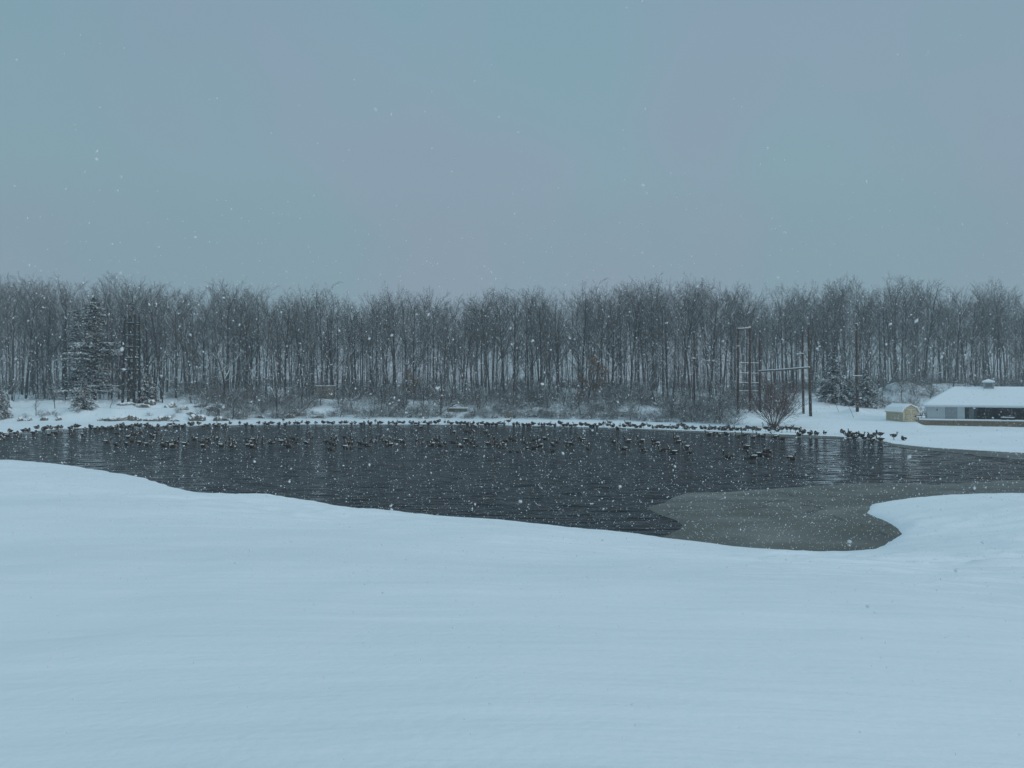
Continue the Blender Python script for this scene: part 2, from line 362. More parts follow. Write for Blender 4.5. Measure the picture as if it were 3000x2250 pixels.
# ------------------------------------------------------------------ haze
hz = MB(); hz.box(-425, -45, -2.3, 425, 445, 62)
hm = bpy.data.materials.new('haze'); hm.use_nodes = True; hm.node_tree.nodes.clear()
ho = hm.node_tree.nodes.new('ShaderNodeOutputMaterial'); hv = hm.node_tree.nodes.new('ShaderNodeVolumePrincipled')
hv.inputs['Color'].default_value = (0.90, 0.95, 0.98, 1); hv.inputs['Density'].default_value = 0.00055; hv.inputs['Anisotropy'].default_value = 0.2
hm.node_tree.links.new(hv.outputs[0], ho.inputs['Volume'])
hz_o = hz.build('haze', hm); tag(hz_o, kind='stuff')

# ------------------------------------------------------------------ where things are, in words
LAND = [(-400, 'at the far left edge'), (95, 'left of the tall pine'), (215, 'in line with the tall pine'),
        (345, 'in line with the climbing tower'), (430, 'just right of the climbing tower'), (540, 'well right of the climbing tower'),
        (680, 'well left of the grey hut'), (800, 'left of the grey hut'), (910, 'in line with the grey hut'), (1000, 'right of the grey hut'),
        (1110, 'between hut and stone footing'), (1210, 'left of the stone footing'), (1300, 'in line with the stone footing'),
        (1385, 'in line with the tan boulder'), (1500, 'right of the tan boulder'), (1600, 'left of the brown-leaved oak'), (1680, 'in line with the brown-leaved oak'),
        (1770, 'right of the brown-leaved oak'), (1870, 'between brown-leaved oak and lone pole'), (1980, 'in line with the lone pole'),
        (2090, 'left of the goalpost frame'), (2150, 'in line with the goalpost frame'), (2240, 'in line with the reddish bush'),
        (2330, 'right of the reddish bush'), (2420, 'left of the snow-mound pole'), (2485, 'in line with the snow-mound pole'),
        (2570, 'in line with the yellow shed'), (2690, "in line with pavilion's left end"), (2800, 'in line with the pavilion roof'), (2900, 'in line with the roof cupola'), (2960, 'at the right edge')]
ORD = ['leftmost', 'second from left', 'third from left', 'fourth from left', 'fifth from left', 'sixth from left', 'seventh from left', 'eighth from left',
       'ninth from left', 'tenth from left', 'eleventh from left', 'twelfth from left', 'thirteenth from left', 'fourteenth from left', 'fifteenth from left', 'sixteenth from left', 'seventeenth from left', 'eighteenth from left']
def land(px):
    r = LAND[0][1]
    for x, s in LAND:
        if px >= x: r = s
    return r
def name_batch(items, fmt):
    """items: (px, object, descr); label = descr + ordinal among its like + landmark"""
    d = {}
    for px, o, ds in sorted(items, key=lambda t: t[0]): d.setdefault((ds, land(px)), []).append(o)
    for (ds, lm), os_ in d.items():
        for i, o in enumerate(os_):
            o['label'] = fmt.format(d=ds, l=lm, o=('' if len(os_) == 1 else ', '+ORD[min(i, len(ORD)-1)]))

# ------------------------------------------------------------------ trees
def grow(S, p, d, ln, r, lvl, cfg, rnd):
    c = cfg[lvl]; n = c['n']; q = p.copy(); dd = d.copy(); step = ln/n; pts = [(q.copy(), r, dd.copy())]
    for i in range(n):
        dd = (dd + Vector((rnd.gauss(0, c['w']), rnd.gauss(0, c['w']), rnd.gauss(0, c['w']*.6)+c['up']))).normalized()
        q2 = q+dd*step; r2 = r*(1-(i+1)/n*(1-c['tp']))
        S.append((lvl, q.copy(), q2.copy(), pts[-1][1], r2)); q = q2; pts.append((q.copy(), r2, dd.copy()))
    if lvl+1 < len(cfg):
        k = cfg[lvl+1]; cnt = rnd.randint(*k['c'])
        for j in range(cnt):
            t = k['t0']+(1-k['t0'])*((j+rnd.random())/cnt); f = t*n; i0 = min(int(f), n-1); f -= i0
            pp = pts[i0][0].lerp(pts[i0+1][0], f); pd = pts[i0+1][2]; rr = pts[i0][1]*(1-f)+pts[i0+1][1]*f
            ang = R(rnd.uniform(*k['a'])); ph = rnd.random()*2*math.pi+j*2.4
            ax = pd.cross(Vector((0.3, 0.2, 1)) if abs(pd.z) < .9 else Vector((1, 0, 0))).normalized(); ax.rotate(Matrix.Rotation(ph, 3, pd))
            nd = pd.copy(); nd.rotate(Matrix.Rotation(ang, 3, ax))
            l2 = ln*rnd.uniform(*k['l'])*(1-k.get('sh', 0.4)*t)
            if 'abs' in k: l2 = rnd.uniform(*k['abs'])*(1-k.get('sh', 0.4)*abs(t-0.35))
            grow(S, pp, nd, l2, max(min(rr*k['r'], rr*.9), k['rm']), lvl+1, cfg, rnd)
def seg_mesh(name, segs, k, m):
    if not segs: segs = [(0, Vector((0,0,0)), Vector((0,0,.1)), .01, .01)]
    A = np.array([s[1] for s in segs]); B = np.array([s[2] for s in segs]); ra = np.array([s[3] for s in segs]); rb = np.array([s[4] for s in segs])
    D = B-A; D /= np.linalg.norm(D, axis=1)[:, None]+1e-9
    up = np.where(np.abs(D[:, 2:3]) > .9, np.array([[1., 0, 0]]), np.array([[0, 0, 1.]]))
    U = np.cross(D, up); U /= np.linalg.norm(U, axis=1)[:, None]; W = np.cross(D, U)
    V = []
    for P, r in ((A, ra), (B, rb)):
        for j in range(k):
            t = 2*math.pi*j/k+math.pi/2; V.append(P+(U*math.cos(t)+W*math.sin(t))*r[:, None])
    V = np.stack(V, 1).reshape(-1, 3); b = np.arange(len(segs))[:, None]*2*k
    Q = np.concatenate([b+np.array([[j, (j+1) % k, k+(j+1) % k, k+j]]) for j in range(k)], 0)
    return new_mesh(name, V, quads=Q, mats=[m], smooth=(k > 4))
def make_tree(seed, cfg, H, r0, split=1, tm=M_BARK, cm=M_TWIG, lean=0.0):
    rnd = random.Random(seed); S = []
    grow(S, Vector((0, 0, -0.5)), Vector((rnd.gauss(0, lean), rnd.gauss(0, lean), 1)).normalized(), H*cfg[0]['frac'], r0, 0, cfg, rnd)
    top = max(s[2].z for s in S)
    return seg_mesh('trunk', [s for s in S if s[0] <= split], 6, tm), seg_mesh('crown', [s for s in S if s[0] > split], 3, cm), top
def forest_cfg(v):
    rnd = random.Random(900+v)
    return [dict(n=8, w=.018, up=.03, tp=.28, frac=rnd.uniform(.78, .88)),
            dict(n=5, w=.07, up=.09, tp=.25, c=(13, 18), t0=rnd.uniform(.14, .58), a=(20, 50), l=(.26, .44), r=.62, rm=.05, sh=.3),
            dict(n=3, w=.10, up=.07, tp=.3, c=(7, 9), t0=.15, a=(20, 46), l=(.36, .54), r=.58, rm=.022),
            dict(n=2, w=.14, up=.02, tp=.4, c=(5, 6), t0=.15, a=(24, 56), l=(.34, .52), r=.6, rm=.012),
            dict(n=1, w=.1, up=.0, tp=.6, c=(2, 3), t0=.1, a=(24, 65), l=(.45, .7), r=.7, rm=.008)]
FOREST = [make_tree(100+v, forest_cfg(v), 28, random.uniform(.19, .32), 1, lean=.025) for v in range(14)]
young_cfg = [dict(n=6, w=.10, up=.04, tp=.3, frac=.85),
             dict(n=5, w=.16, up=.05, tp=.3, c=(12, 16), t0=.2, a=(40, 75), l=(.35, .55), r=.55, rm=.02, sh=.5),
             dict(n=3, w=.18, up=.04, tp=.3, c=(6, 8), t0=.2, a=(25, 60), l=(.35, .5), r=.55, rm=.012),
             dict(n=2, w=.18, up=.02, tp=.4, c=(4, 6), t0=.2, a=(25, 55), l=(.4, .55), r=.6, rm=.008)]
YOUNG = [make_tree(200+v, young_cfg, 10, 0.12, 1, M_LIMB, M_TWIG, lean=.1) for v in range(7)]
def make_bush(seed, H, stems, spread, cfg, sm, cm, split=1, r=0.03):
    rnd = random.Random(seed); S = []
    for i in range(stems):
        a = rnd.random()*2*math.pi; o = Vector((math.cos(a), math.sin(a), 0)); tilt = spread[0]+(spread[1]-spread[0])*rnd.random()**.7
        grow(S, o*rnd.uniform(0, .05)*H+Vector((0, 0, -0.2)), (o*math.sin(tilt)+Vector((0, 0, math.cos(tilt)))).normalized(), H*rnd.uniform(.65, 1.05), r*rnd.uniform(.7, 1.2), 0, cfg, rnd)
    return seg_mesh('stems', [s for s in S if s[0] < split], 4, sm), seg_mesh('twigs', [s for s in S if s[0] >= split], 3, cm), max(s[2].z for s in S)
brush_cfg = [dict(n=4, w=.16, up=.0, tp=.3), dict(n=3, w=.2, up=.02, tp=.3, c=(6, 9), t0=.15, a=(25, 70), l=(.35, .6), r=.6, rm=.012),
             dict(n=2, w=.2, up=.02, tp=.4, c=(5, 7), t0=.1, a=(25, 65), l=(.35, .6), r=.6, rm=.008),
             dict(n=1, w=.2, up=.0, tp=.5, c=(2, 3), t0=.2, a=(25, 65), l=(.4, .7), r=.7, rm=.006)]
BRUSH = [make_bush(300+v, 3.4, 12, (.1, 1.15), brush_cfg, M_LIMB, M_BRUSH) for v in range(7)]

NEEDK = [0]
def make_conifer(seed, H, Rb, shape, dens=1.0, droop=.25, base=.03):
    """trunk, needle crown of many small sprays along boughs, and snow lying on the boughs"""
    rnd = random.Random(seed); T = []; z = 0; p = Vector((0, 0, -.4))
    nseg = 8
    for i in range(nseg):
        q = Vector((rnd.gauss(0, .04), rnd.gauss(0, .04), H*(i+1)/nseg)); T.append((0, p.copy(), q.copy(), .022*H*(1-i/nseg)*.6+.02, .022*H*(1-(i+1)/nseg)*.6+.015)); p = q
    V = []; F = []; SV = []; SF = []; B = []
    lev = int(H*1.7*dens)
    for i in range(lev):
        t = base+(1-base)*((i+rnd.random()*.8)/lev); rr = Rb*shape(t)*rnd.uniform(.6, 1.2); nb = 6 if t < .8 else 4
        for j in range(nb):
            a = rnd.random()*2*math.pi; ln = rr*rnd.uniform(.65, 1.1); d = Vector((math.cos(a), math.sin(a), 0)); sd = Vector((-d.y, d.x, 0))
            z0 = H*t; m = max(3, int(ln/.28)); prev = Vector((0, 0, z0)); 
            for k in range(1, m+1):
                f = k/m; c = d*ln*f+Vector((0, 0, z0+ln*(.18*f-droop*f*f*1.5)))
                B.append((1, prev.copy(), c.copy(), .03, .02)); prev = c
                wdt = (1-f)*.42*ln+.22
                for s in range(int(6+7*(1-f)*dens)):
                    off = rnd.uniform(-1, 1)*wdt*.5; cc = c+sd*off+Vector((0, 0, -abs(off)*.22+rnd.gauss(0, .07)))
                    dr = (d*rnd.uniform(.3, 1)+sd*(1.2 if off > 0 else -1.2)*rnd.random()+Vector((0, 0, rnd.uniform(-.55, .25)))).normalized()
                    e1 = dr*rnd.uniform(.28, .5); e2 = dr.cross(Vector((rnd.gauss(0, .5), rnd.gauss(0, .5), 1))).normalized()*rnd.uniform(.09, .17)
                    b = len(V); V += [cc-e2*.6, cc+e1*.5-e2, cc+e1, cc+e1*.5+e2, cc+e2*.6]; F += [(b, b+1, b+3, b+4), (b+1, b+2, b+3, b+3)]
                if rnd.random() < .65:
                    w = wdt*rnd.uniform(.25, .55); l2 = rnd.uniform(.16, .34); cc = c+sd*rnd.uniform(-.3, .3)*wdt+Vector((0, 0, .06)); b = len(SV)
                    SV += [cc-d*l2, cc+sd*w*.5-Vector((0,0,.03)), cc+d*l2-Vector((0,0,.06)), cc-sd*w*.5-Vector((0,0,.03)), cc+Vector((0, 0, rnd.uniform(.05, .1))), cc-Vector((0, 0, .07))]
                    SF += [(b, b+1, b+4), (b+1, b+2, b+4), (b+2, b+3, b+4), (b+3, b, b+4), (b+1, b, b+5), (b+2, b+1, b+5), (b+3, b+2, b+5), (b, b+3, b+5)]
    V = np.array(V); Fq = np.array([f for f in F if f[2] != f[3]]); Ft = np.array([f[:3] for f in F if f[2] == f[3]])
    trunk = seg_mesh('trunk', T+B, 5, M_BARK); SF = np.array(SF)+len(V)
    crown = new_mesh('crown', np.concatenate([V, np.array(SV)]), quads=Fq, tris=np.concatenate([Ft, SF]), mats=[M_NEEDLE, M_SNOWCAP], mi=[0]*(len(Fq)+len(Ft))+[1]*len(SF))
    return trunk, crown, H

def place_tree(name, proto, x, y, z, s, rz, cat, group, parts=('trunk', 'crown'), sx=1.0):
    o = thing(name, '', cat, (x, y, z), rz, group); o.scale = (s*sx, s*sx, s)
    for nm, me in zip(parts, proto): link(nm, me, o)
    return o
SKY = [(-500,800),(0,797),(180,800),(300,822),(430,808),(540,838),(640,825),(780,842),(930,848),(1000,868),(1080,850),(1200,838),(1300,855),(1420,850),(1560,840),(1640,845),
       (1760,822),(1860,818),(1980,810),(2110,815),(2180,838),(2300,832),(2400,828),(2490,810),(2560,838),(2650,808),(2720,825),(2800,825),(2900,818),(2970,828),(3010,870),(3500,860)]
SX = [a for a, b in SKY]; SY = [b for a, b in SKY]
def z_at(py, y): return CAM_H-(py-1125)*y/FPX
def dome(px): return 9*math.sin(px/31+1.3*math.sin(px/97))+8*math.sin(px/17.3+2*math.sin(px/61))-9
trees = []
rows = [(172, 9, 102, 'front', 0, 34), (188, 12, 100, 'middle', -2, 24), (208, 16, 97, 'rear', -4, 18)]
for (yb, dy, cnt, rown, o0, o1) in rows:
    for i in range(cnt):
        px = -140+(i+random.random()*.85)*3290/cnt
        y = yb+random.uniform(0, dy)+np.interp(px, [0, 600, 1500, 2100, 2400, 3000], [-6, -2, 2, 4, 16, 22])
        x = (px-1500)/FPX*y; z = gz(x, y)
        topz = z_at(np.interp(px, SX, SY)+dome(px)+random.uniform(o0, o1)+(random.random() < .3)*random.uniform(10, 90), y)
        k = random.randrange(len(FOREST)); pr = FOREST[k]; s = (topz-z)/pr[2]
        o = place_tree('bare_tree', pr, x, y, z-.1, s, random.random()*6.28, 'tree', 'bare trees of the woods behind the pond', sx=random.uniform(.95, 1.35))
        trees.append((px, o, 'bare %s tree of the woods' % {'front': 'front-row', 'middle': 'middle-row', 'rear': 'back-row'}[rown]))
name_batch(trees, '{d}, {l}{o}')
# the far depth of the wood reads as one mass
def wood_mass():
    VV = []; QQ = []; b = 0
    rnd = random.Random(5); src = []
    for v in range(5):
        S = []; c = forest_cfg(v)[:4]; c[2] = dict(c[2], c=(5, 7)); c[3] = dict(c[3], c=(4, 5), rm=.026)
        grow(S, Vector((0, 0, -.5)), Vector((0, 0, 1)), 28*c[0]['frac'], .17, 0, c, random.Random(700+v))
        me = seg_mesh('t', S, 3, M_BARK); n = len(me.vertices); co = np.empty(n*3, np.float32); me.vertices.foreach_get('co', co)
        co = co.reshape(-1, 3); lp = np.empty(len(me.loops), np.int32); me.loops.foreach_get('vertex_index', lp); src.append((co, lp.reshape(-1, 4), co[:, 2].max()))
        bpy.data.meshes.remove(me)
    for i in range(330):
        px = -250+3500*rnd.random(); y = rnd.uniform(230, 320); x = (px-1500)/FPX*y; z = gz(x, y)
        topz = z_at(np.interp(px, SX, SY)+dome(px)+rnd.uniform(8, 40), y); co, q, t = src[rnd.randrange(5)]; s = (topz-z)/t*rnd.uniform(.9, 1); a = rnd.random()*6.28
        V = co*s; V = np.stack([V[:, 0]*math.cos(a)-V[:, 1]*math.sin(a)+x, V[:, 0]*math.sin(a)+V[:, 1]*math.cos(a)+y, V[:, 2]+z], 1)
        VV.append(V); QQ.append(q+b); b += len(V)
    me = new_mesh('distant_woods', np.concatenate(VV), quads=np.concatenate(QQ), mats=[M_BARK])
    tag(link('distant_woods', me), 'hazy mass of bare trees deep in the woods', 'woods', kind='stuff')
wood_mass()
# young trees and snowy-limbed trees on the bank
yt = []
spec = [(105, 143, 1130), (160, 150, 1085), (322, 146, 1130), (475, 157, 1010), (605, 150, 1075), (655, 160, 960), (680, 144, 1120), (812, 150, 1030), (885, 160, 1070), (1030, 158, 1040), (1115, 156, 1085),
        (1290, 152, 1010), (1312, 155, 1090), (1400, 157, 1095), (1505, 158, 1085), (1606, 158, 1060), (1870, 150, 1085), (1972, 150, 1050), (1955, 160, 1100), (1920, 158, 1000),
        (1650, 160, 1090), (1240, 162, 1080), (940, 165, 1090), (740, 158, 1085), (2080, 150, 1080), (2120, 158, 1040), (560, 160, 1050), (30, 155, 1060), (2640, 164, 1090), (2725, 160, 1100), (2585, 158, 1090), (2790, 168, 1060),
        (2570, 170, 1050), (2700, 176, 1040), (2860, 172, 1020), (2940, 170, 1030), (2990, 165, 1040), (2420, 165, 1060), (2470, 170, 1040)]
for i, (px, y, ty) in enumerate(spec):
    x = (px-1500)/FPX*y; z = gz(x, y); pr = YOUNG[i % len(YOUNG)]; s = (z_at(ty, y)-z)/pr[2]
    o = place_tree('young_tree', pr, x, y, z-.05, s, random.random()*6.28, 'young tree', 'small bare trees on the far bank', sx=random.uniform(.8, 1.15))
    yt.append((px, o, 'small crooked snow-limbed tree'))
name_batch(yt, '{d}, {l}{o}')
# brush
bs = []
def brush_at(px, y, h):
    if (905 < px < 990 and y < 173) or (1300 < px < 1378 and y < 157): h = min(h, 1.3)
    x = (px-1500)/FPX*y; z = gz(x, y); pr = random.choice(BRUSH)
    o = place_tree('shrub', pr, x, y, z-.05, h/pr[2], random.random()*6.28, 'shrub', 'leafless shrubs on the far bank', parts=('stems', 'twigs'), sx=random.uniform(.9, 1.4))
    bs.append((px, o, ('low' if h < 2.2 else 'tall')+' leafless shrub at '+('foot' if y < np.interp(px, [0, 600, 700, 1500, 1800, 2100], [145, 147, 154, 154, 148, 140]) else 'top')+' of bank'))
for i in range(165):
    px = 630+(i+random.random())*1530/165; f = np.interp(px, [600, 760, 1500, 1800, 2050, 2170], [139, 148, 148, 142, 131, 126])
    brush_at(px, f+random.choice((random.uniform(0, 2.5), random.uniform(1, 8))), random.uniform(1.2, 3.2))
for i in range(160):
    px = 560+(i+random.random())*1660/160; f = np.interp(px, [600, 760, 1500, 1800, 2050, 2170], [139, 148, 148, 142, 131, 126])
    brush_at(px, f+random.uniform(8, 30), random.uniform(2.6, 4.8))
for px in (75, 120, 150, 165, 20, 435, 500, 520, 585, 560, 610, 640, 655): brush_at(px, random.uniform(139, 144), random.uniform(.9, 1.8))
for i in range(16): brush_at(random.uniform(2570, 2780), random.uniform(150, 171), random.uniform(1.8, 3.4))
for i in range(22): brush_at(2390+i*29+random.uniform(-10, 10), random.uniform(160, 172), random.uniform(2.4, 4.2))
name_batch(bs, '{d}, {l}{o}')
# low undergrowth nobody could count
def undergrowth():
    VV = []; QQ = []; b = 0; rnd = random.Random(55)
    src = []
    for pr in BRUSH[:4]:
        me = pr[1]; n = len(me.vertices); co = np.empty(n*3, np.float32); me.vertices.foreach_get('co', co)
        lp = np.empty(len(me.loops), np.int32); me.loops.foreach_get('vertex_index', lp); src.append((co.reshape(-1, 3), lp.reshape(-1, 4)))
    for i in range(400):
        px = rnd.uniform(-100, 3100); y = rnd.uniform(166, 240)+(12 if px > 2300 else 0); y += 10*(900 < px < 995); x = (px-1500)/FPX*y; z = gz(x, y); co, q = src[rnd.randrange(4)]; s = rnd.uniform(.6, 1.35); a = rnd.random()*6.28
        V = co*np.array([1.4*s, 1.4*s, s]); V = np.stack([V[:, 0]*math.cos(a)-V[:, 1]*math.sin(a)+x, V[:, 0]*math.sin(a)+V[:, 1]*math.cos(a)+y, V[:, 2]+z], 1)
        VV.append(V); QQ.append(q+b); b += len(V)
    tag(link('undergrowth', new_mesh('undergrowth', np.concatenate(VV), quads=np.concatenate(QQ), mats=[M_BRUSH])), 'tangle of leafless undergrowth on the woodland floor', 'undergrowth', kind='stuff')
undergrowth()
def saplings():
    rnd = random.Random(91); VV = []; QQ = []; b = 0; src = []
    cfg = [dict(n=6, w=.06, up=.03, tp=.25, frac=.9), dict(n=3, w=.15, up=.05, tp=.3, c=(14, 18), t0=.2, a=(30, 65), l=(.22, .36), r=.5, rm=.012), dict(n=2, w=.15, up=.03, tp=.4, c=(5, 7), t0=.2, a=(25, 60), l=(.35, .55), r=.6, rm=.008)]
    for v in range(5):
        S = []; grow(S, Vector((0, 0, -.3)), Vector((rnd.gauss(0, .06), 0, 1)).normalized(), 9, .06, 0, cfg, random.Random(820+v)); me = seg_mesh('t', S, 3, M_BARK)
        co = np.empty(len(me.vertices)*3, np.float32); me.vertices.foreach_get('co', co); lp = np.empty(len(me.loops), np.int32); me.loops.foreach_get('vertex_index', lp); src.append((co.reshape(-1, 3), lp.reshape(-1, 4))); bpy.data.meshes.remove(me)
    for i in range(800):
        px = rnd.uniform(-100, 3100); y = rnd.uniform(163, 235)+(14 if px > 2250 else 0); x = (px-1500)/FPX*y; z = gz(x, y); co, q = src[rnd.randrange(5)]; s = rnd.uniform(.6, 2.2); a = rnd.random()*6.28
        V = co*np.array([s, s, s]); V = np.stack([V[:, 0]*math.cos(a)-V[:, 1]*math.sin(a)+x, V[:, 0]*math.sin(a)+V[:, 1]*math.cos(a)+y, V[:, 2]+z], 1)
        VV.append(V); QQ.append(q+b); b += len(V)
    tag(link('understorey', new_mesh('understorey', np.concatenate(VV), quads=np.concatenate(QQ), mats=[M_TWIG])), 'thicket of thin bare saplings under the tall trees', 'saplings', kind='stuff')
saplings()
# conifers
pine = make_conifer(11, 21, 7.0, lambda t: (1-t)**.55*(0.7+.3*math.sin(t*15+1)), 1.1, .10, .08)
pine2 = make_conifer(12, 19, 5.0, lambda t: (1-t)**.75*(.8+.2*math.sin(t*7+1)), 1.0, .12, .15)
spruce = make_conifer(13, 7, 3.4, lambda t: (1-t)**.8, 2.2, .35)
spruce2 = make_conifer(14, 8, 3.4, lambda t: (1-t)**.75, 1.9, .3)
hem = make_conifer(15, 10, 4.4, lambda t: (1-t)**.7, 1.5, .35)
CP = ('trunk', 'crown')
def conifer(name, pr, px, y, ytop, label, cat, ybase=None, rz=0, sx=1):
    x = (px-1500)/FPX*y; z = gz(x, y); s = (z_at(ytop, y)-z)/pr[2]
    o = place_tree(name, pr, x, y, z-.1, s, rz, cat, 'evergreens of the far bank', parts=CP, sx=sx); o['label'] = label; return o
conifer('pine_tree', pine, 278, 163, 868, 'tall snow-laden pine left of the climbing tower', 'pine tree', sx=1.15)
conifer('pine_tree', pine2, 385, 176, 880, 'dark pine standing directly behind the climbing tower', 'pine tree')
conifer('pine_tree', pine2, 225, 170, 905, 'hazier pine behind and left of the tall snow-laden pine', 'pine tree', rz=2)
conifer('spruce_tree', spruce, 245, 145, 1108, 'low dense spruce at the bank in front of the tall pine', 'spruce', sx=1.05)
conifer('spruce_tree', spruce2, 5, 141, 1140, 'dark spruce cut off by the left edge of the picture', 'spruce')
conifer('spruce_tree', spruce2, 432, 158, 1090, 'low dark evergreen just right of the climbing tower', 'spruce', rz=1, sx=1.1)
conifer('hemlock_tree', hem, 2440, 158, 1030, 'tall snowy hemlock behind the poles, the leftmost of the right-hand evergreens', 'hemlock')
conifer('hemlock_tree', hem, 2535, 156, 1085, 'broad snowy hemlock right of the pole on the snow mound', 'hemlock', rz=2, sx=1.25)
conifer('hemlock_tree', hem, 2488, 160, 1105, 'short hemlock left of the pole on the snow mound', 'hemlock', rz=4, sx=1.2)
# oak with dead leaves
def leafy(px, y, ty, nleaf, label, name='oak_tree'):
    x = (px-1500)/FPX*y; z = gz(x, y); pr = YOUNG[2]; s = (z_at(ty, y)-z)/pr[2]
    o = place_tree(name, pr, x, y, z-.05, s, 1.0, 'oak', None, sx=1.2); o['label'] = label
    me = pr[1]; n = len(me.vertices); co = np.empty(n*3, np.float32); me.vertices.foreach_get('co', co); co = co.reshape(-1, 3)
    P = co[rng.integers(0, n, nleaf)]+rng.normal(0, .08, (nleaf, 3)); a = rng.normal(0, .09, (nleaf, 3)); b = rng.normal(0, .07, (nleaf, 3))
    V = np.stack([P-a, P+b, P+a], 1).reshape(-1, 3)
    link('leaves', new_mesh('leaves', V, tris=np.arange(nleaf*3).reshape(-1, 3), mats=[M_LEAF]), o); return o
leafy(1722, 160, 1040, 1500, 'small oak keeping its brown dead leaves')
leafy(1190, 164, 1080, 900, 'small oak with a few dull dead leaves left of the stone footing')

# big reddish bush
big_cfg = [dict(n=6, w=.07, up=.035, tp=.3), dict(n=4, w=.12, up=.06, tp=.3, c=(8, 11), t0=.22, a=(15, 42), l=(.35, .55), r=.6, rm=.02),
           dict(n=3, w=.13, up=.05, tp=.35, c=(6, 8), t0=.15, a=(18, 45), l=(.35, .55), r=.6, rm=.012), dict(n=1, w=.1, up=.04, tp=.5, c=(3, 5), t0=.1, a=(15, 50), l=(.4, .75), r=.7, rm=.009)]
def big_bush(px, py, ty, label, seed, stems, spr, name='bush', m2=M_REDTWIG, sx=1):
    y = 128.0; x = (px-1500)/FPX*y
    for _ in range(3): y = FPX*(CAM_H-gz(x, y))/(py-1125); x = (px-1500)/FPX*y
    pr = make_bush(seed, 8, stems, spr, big_cfg, M_BUSHSTEM, m2, 2, .062); z = gz(x, y)
    o = place_tree(name, pr, x, y, z, (z_at(ty, y)-z)/pr[2], 0, 'bush', None, parts=('stems', 'twigs'), sx=sx); o['label'] = label
    return o
big_bush(2268, 1239, 1080, 'big many-stemmed bush with reddish twigs at the snowy shore', 41, 32, (.03, .92), sx=1.0)
big_bush(2118, 1236, 1165, 'wide grey bush left of the big reddish bush', 42, 14, (.3, 1.2), m2=M_BRUSH, sx=1.25)
big_bush(2030, 1236, 1160, 'grey thicket below the lone thin pole', 43, 14, (.3, 1.2), m2=M_BRUSH, sx=1.3)

# fallen snowy limbs
fall_cfg = [dict(n=7, w=.22, up=.02, tp=.35), dict(n=4, w=.25, up=.05, tp=.3, c=(4, 6), t0=.2, a=(25, 70), l=(.35, .6), r=.6, rm=.025),
            dict(n=3, w=.25, up=.03, tp=.4, c=(3, 4), t0=.2, a=(30, 60), l=(.3, .5), r=.6, rm=.015)]
def fallen(px, y, ln, az, el, label, seed):
    rnd = random.Random(seed); S = []
    grow(S, Vector((0, 0, .1)), Vector((math.cos(az)*math.cos(el), math.sin(az)*.3, math.sin(el))).normalized(), ln, .13, 0, fall_cfg, rnd)
    S = [(a, b, c, d, e_) for a, b, c, d, e_ in S]
    me = seg_mesh('fallen_limb', S, 5, M_LIMB); x = (px-1500)/FPX*y
    tag(link('fallen_limb', me, loc=(x, y, gz(x, y))), label, 'fallen limb', 'snow-covered fallen limbs')
fallen(1700, 149, 6, 0.1, .1, 'snow-covered limb lying at the foot of the brown-leaved oak', 1)
fallen(1700, 149.5, 5, 2.6, .8, 'snow-covered limb leaning up to the left below the brown-leaved oak', 2)
fallen(1880, 146, 7, 3.0, .15, 'long snow-covered limb lying right of the brown-leaved oak', 3)
fallen(1965, 141, 6, .1, .25, 'snowy arched limb by the shore left of the lone pole', 4)
fallen(1510, 151, 5, 3.0, .2, 'white limb spreading over the shore beside the round tan boulder', 5)
fallen(870, 151, 9, .5, .75, 'long bare trunk leaning to the right below the grey hut', 6)
fallen(1845, 152, 6, .5, .6, 'snow-lined limb reaching up midway along the right-hand bank', 7)
fallen(770, 150, 5, 3.0, .3, 'snowy limb low on the bank left of the grey hut', 8)
fallen(1295, 153, 6, .4, .5, 'snowy limb leaning over the left side of the stone footing', 9)

# rocks
def rock_mesh(seed, sx, sy, sz):
    import bmesh
    bm = bmesh.new(); bmesh.ops.create_icosphere(bm, subdivisions=3, radius=1); r = random.Random(seed)
    pl = [(Vector((r.gauss(0, 1), r.gauss(0, 1), r.gauss(0, 1))).normalized(), r.uniform(.55, .85)) for _ in range(9)]
    for v in bm.verts:
        for nrm, dd in pl:
            k = v.co.dot(nrm)-dd
            if k > 0: v.co -= nrm*k*.9
        v.co.x *= sx; v.co.y *= sy; v.co.z *= sz
        v.co.z += .06*math.sin(v.co.x*5+seed); v.co += v.co.normalized()*.05*math.sin(v.co.x*7+v.co.y*9+v.co.z*6+seed)
    me = bpy.data.meshes.new('rock'); bm.to_mesh(me); bm.free(); me.materials.append(M_ROCK); me.polygons.foreach_set('use_smooth', [True]*len(me.polygons)); return me
RK = [rock_mesh(i, *s) for i, s in enumerate([(1.4, .8, .6), (2.2, .9, .5), (.9, .7, .55), (1.7, 1, .75), (3.0, 1.0, .45)])]
rk = []
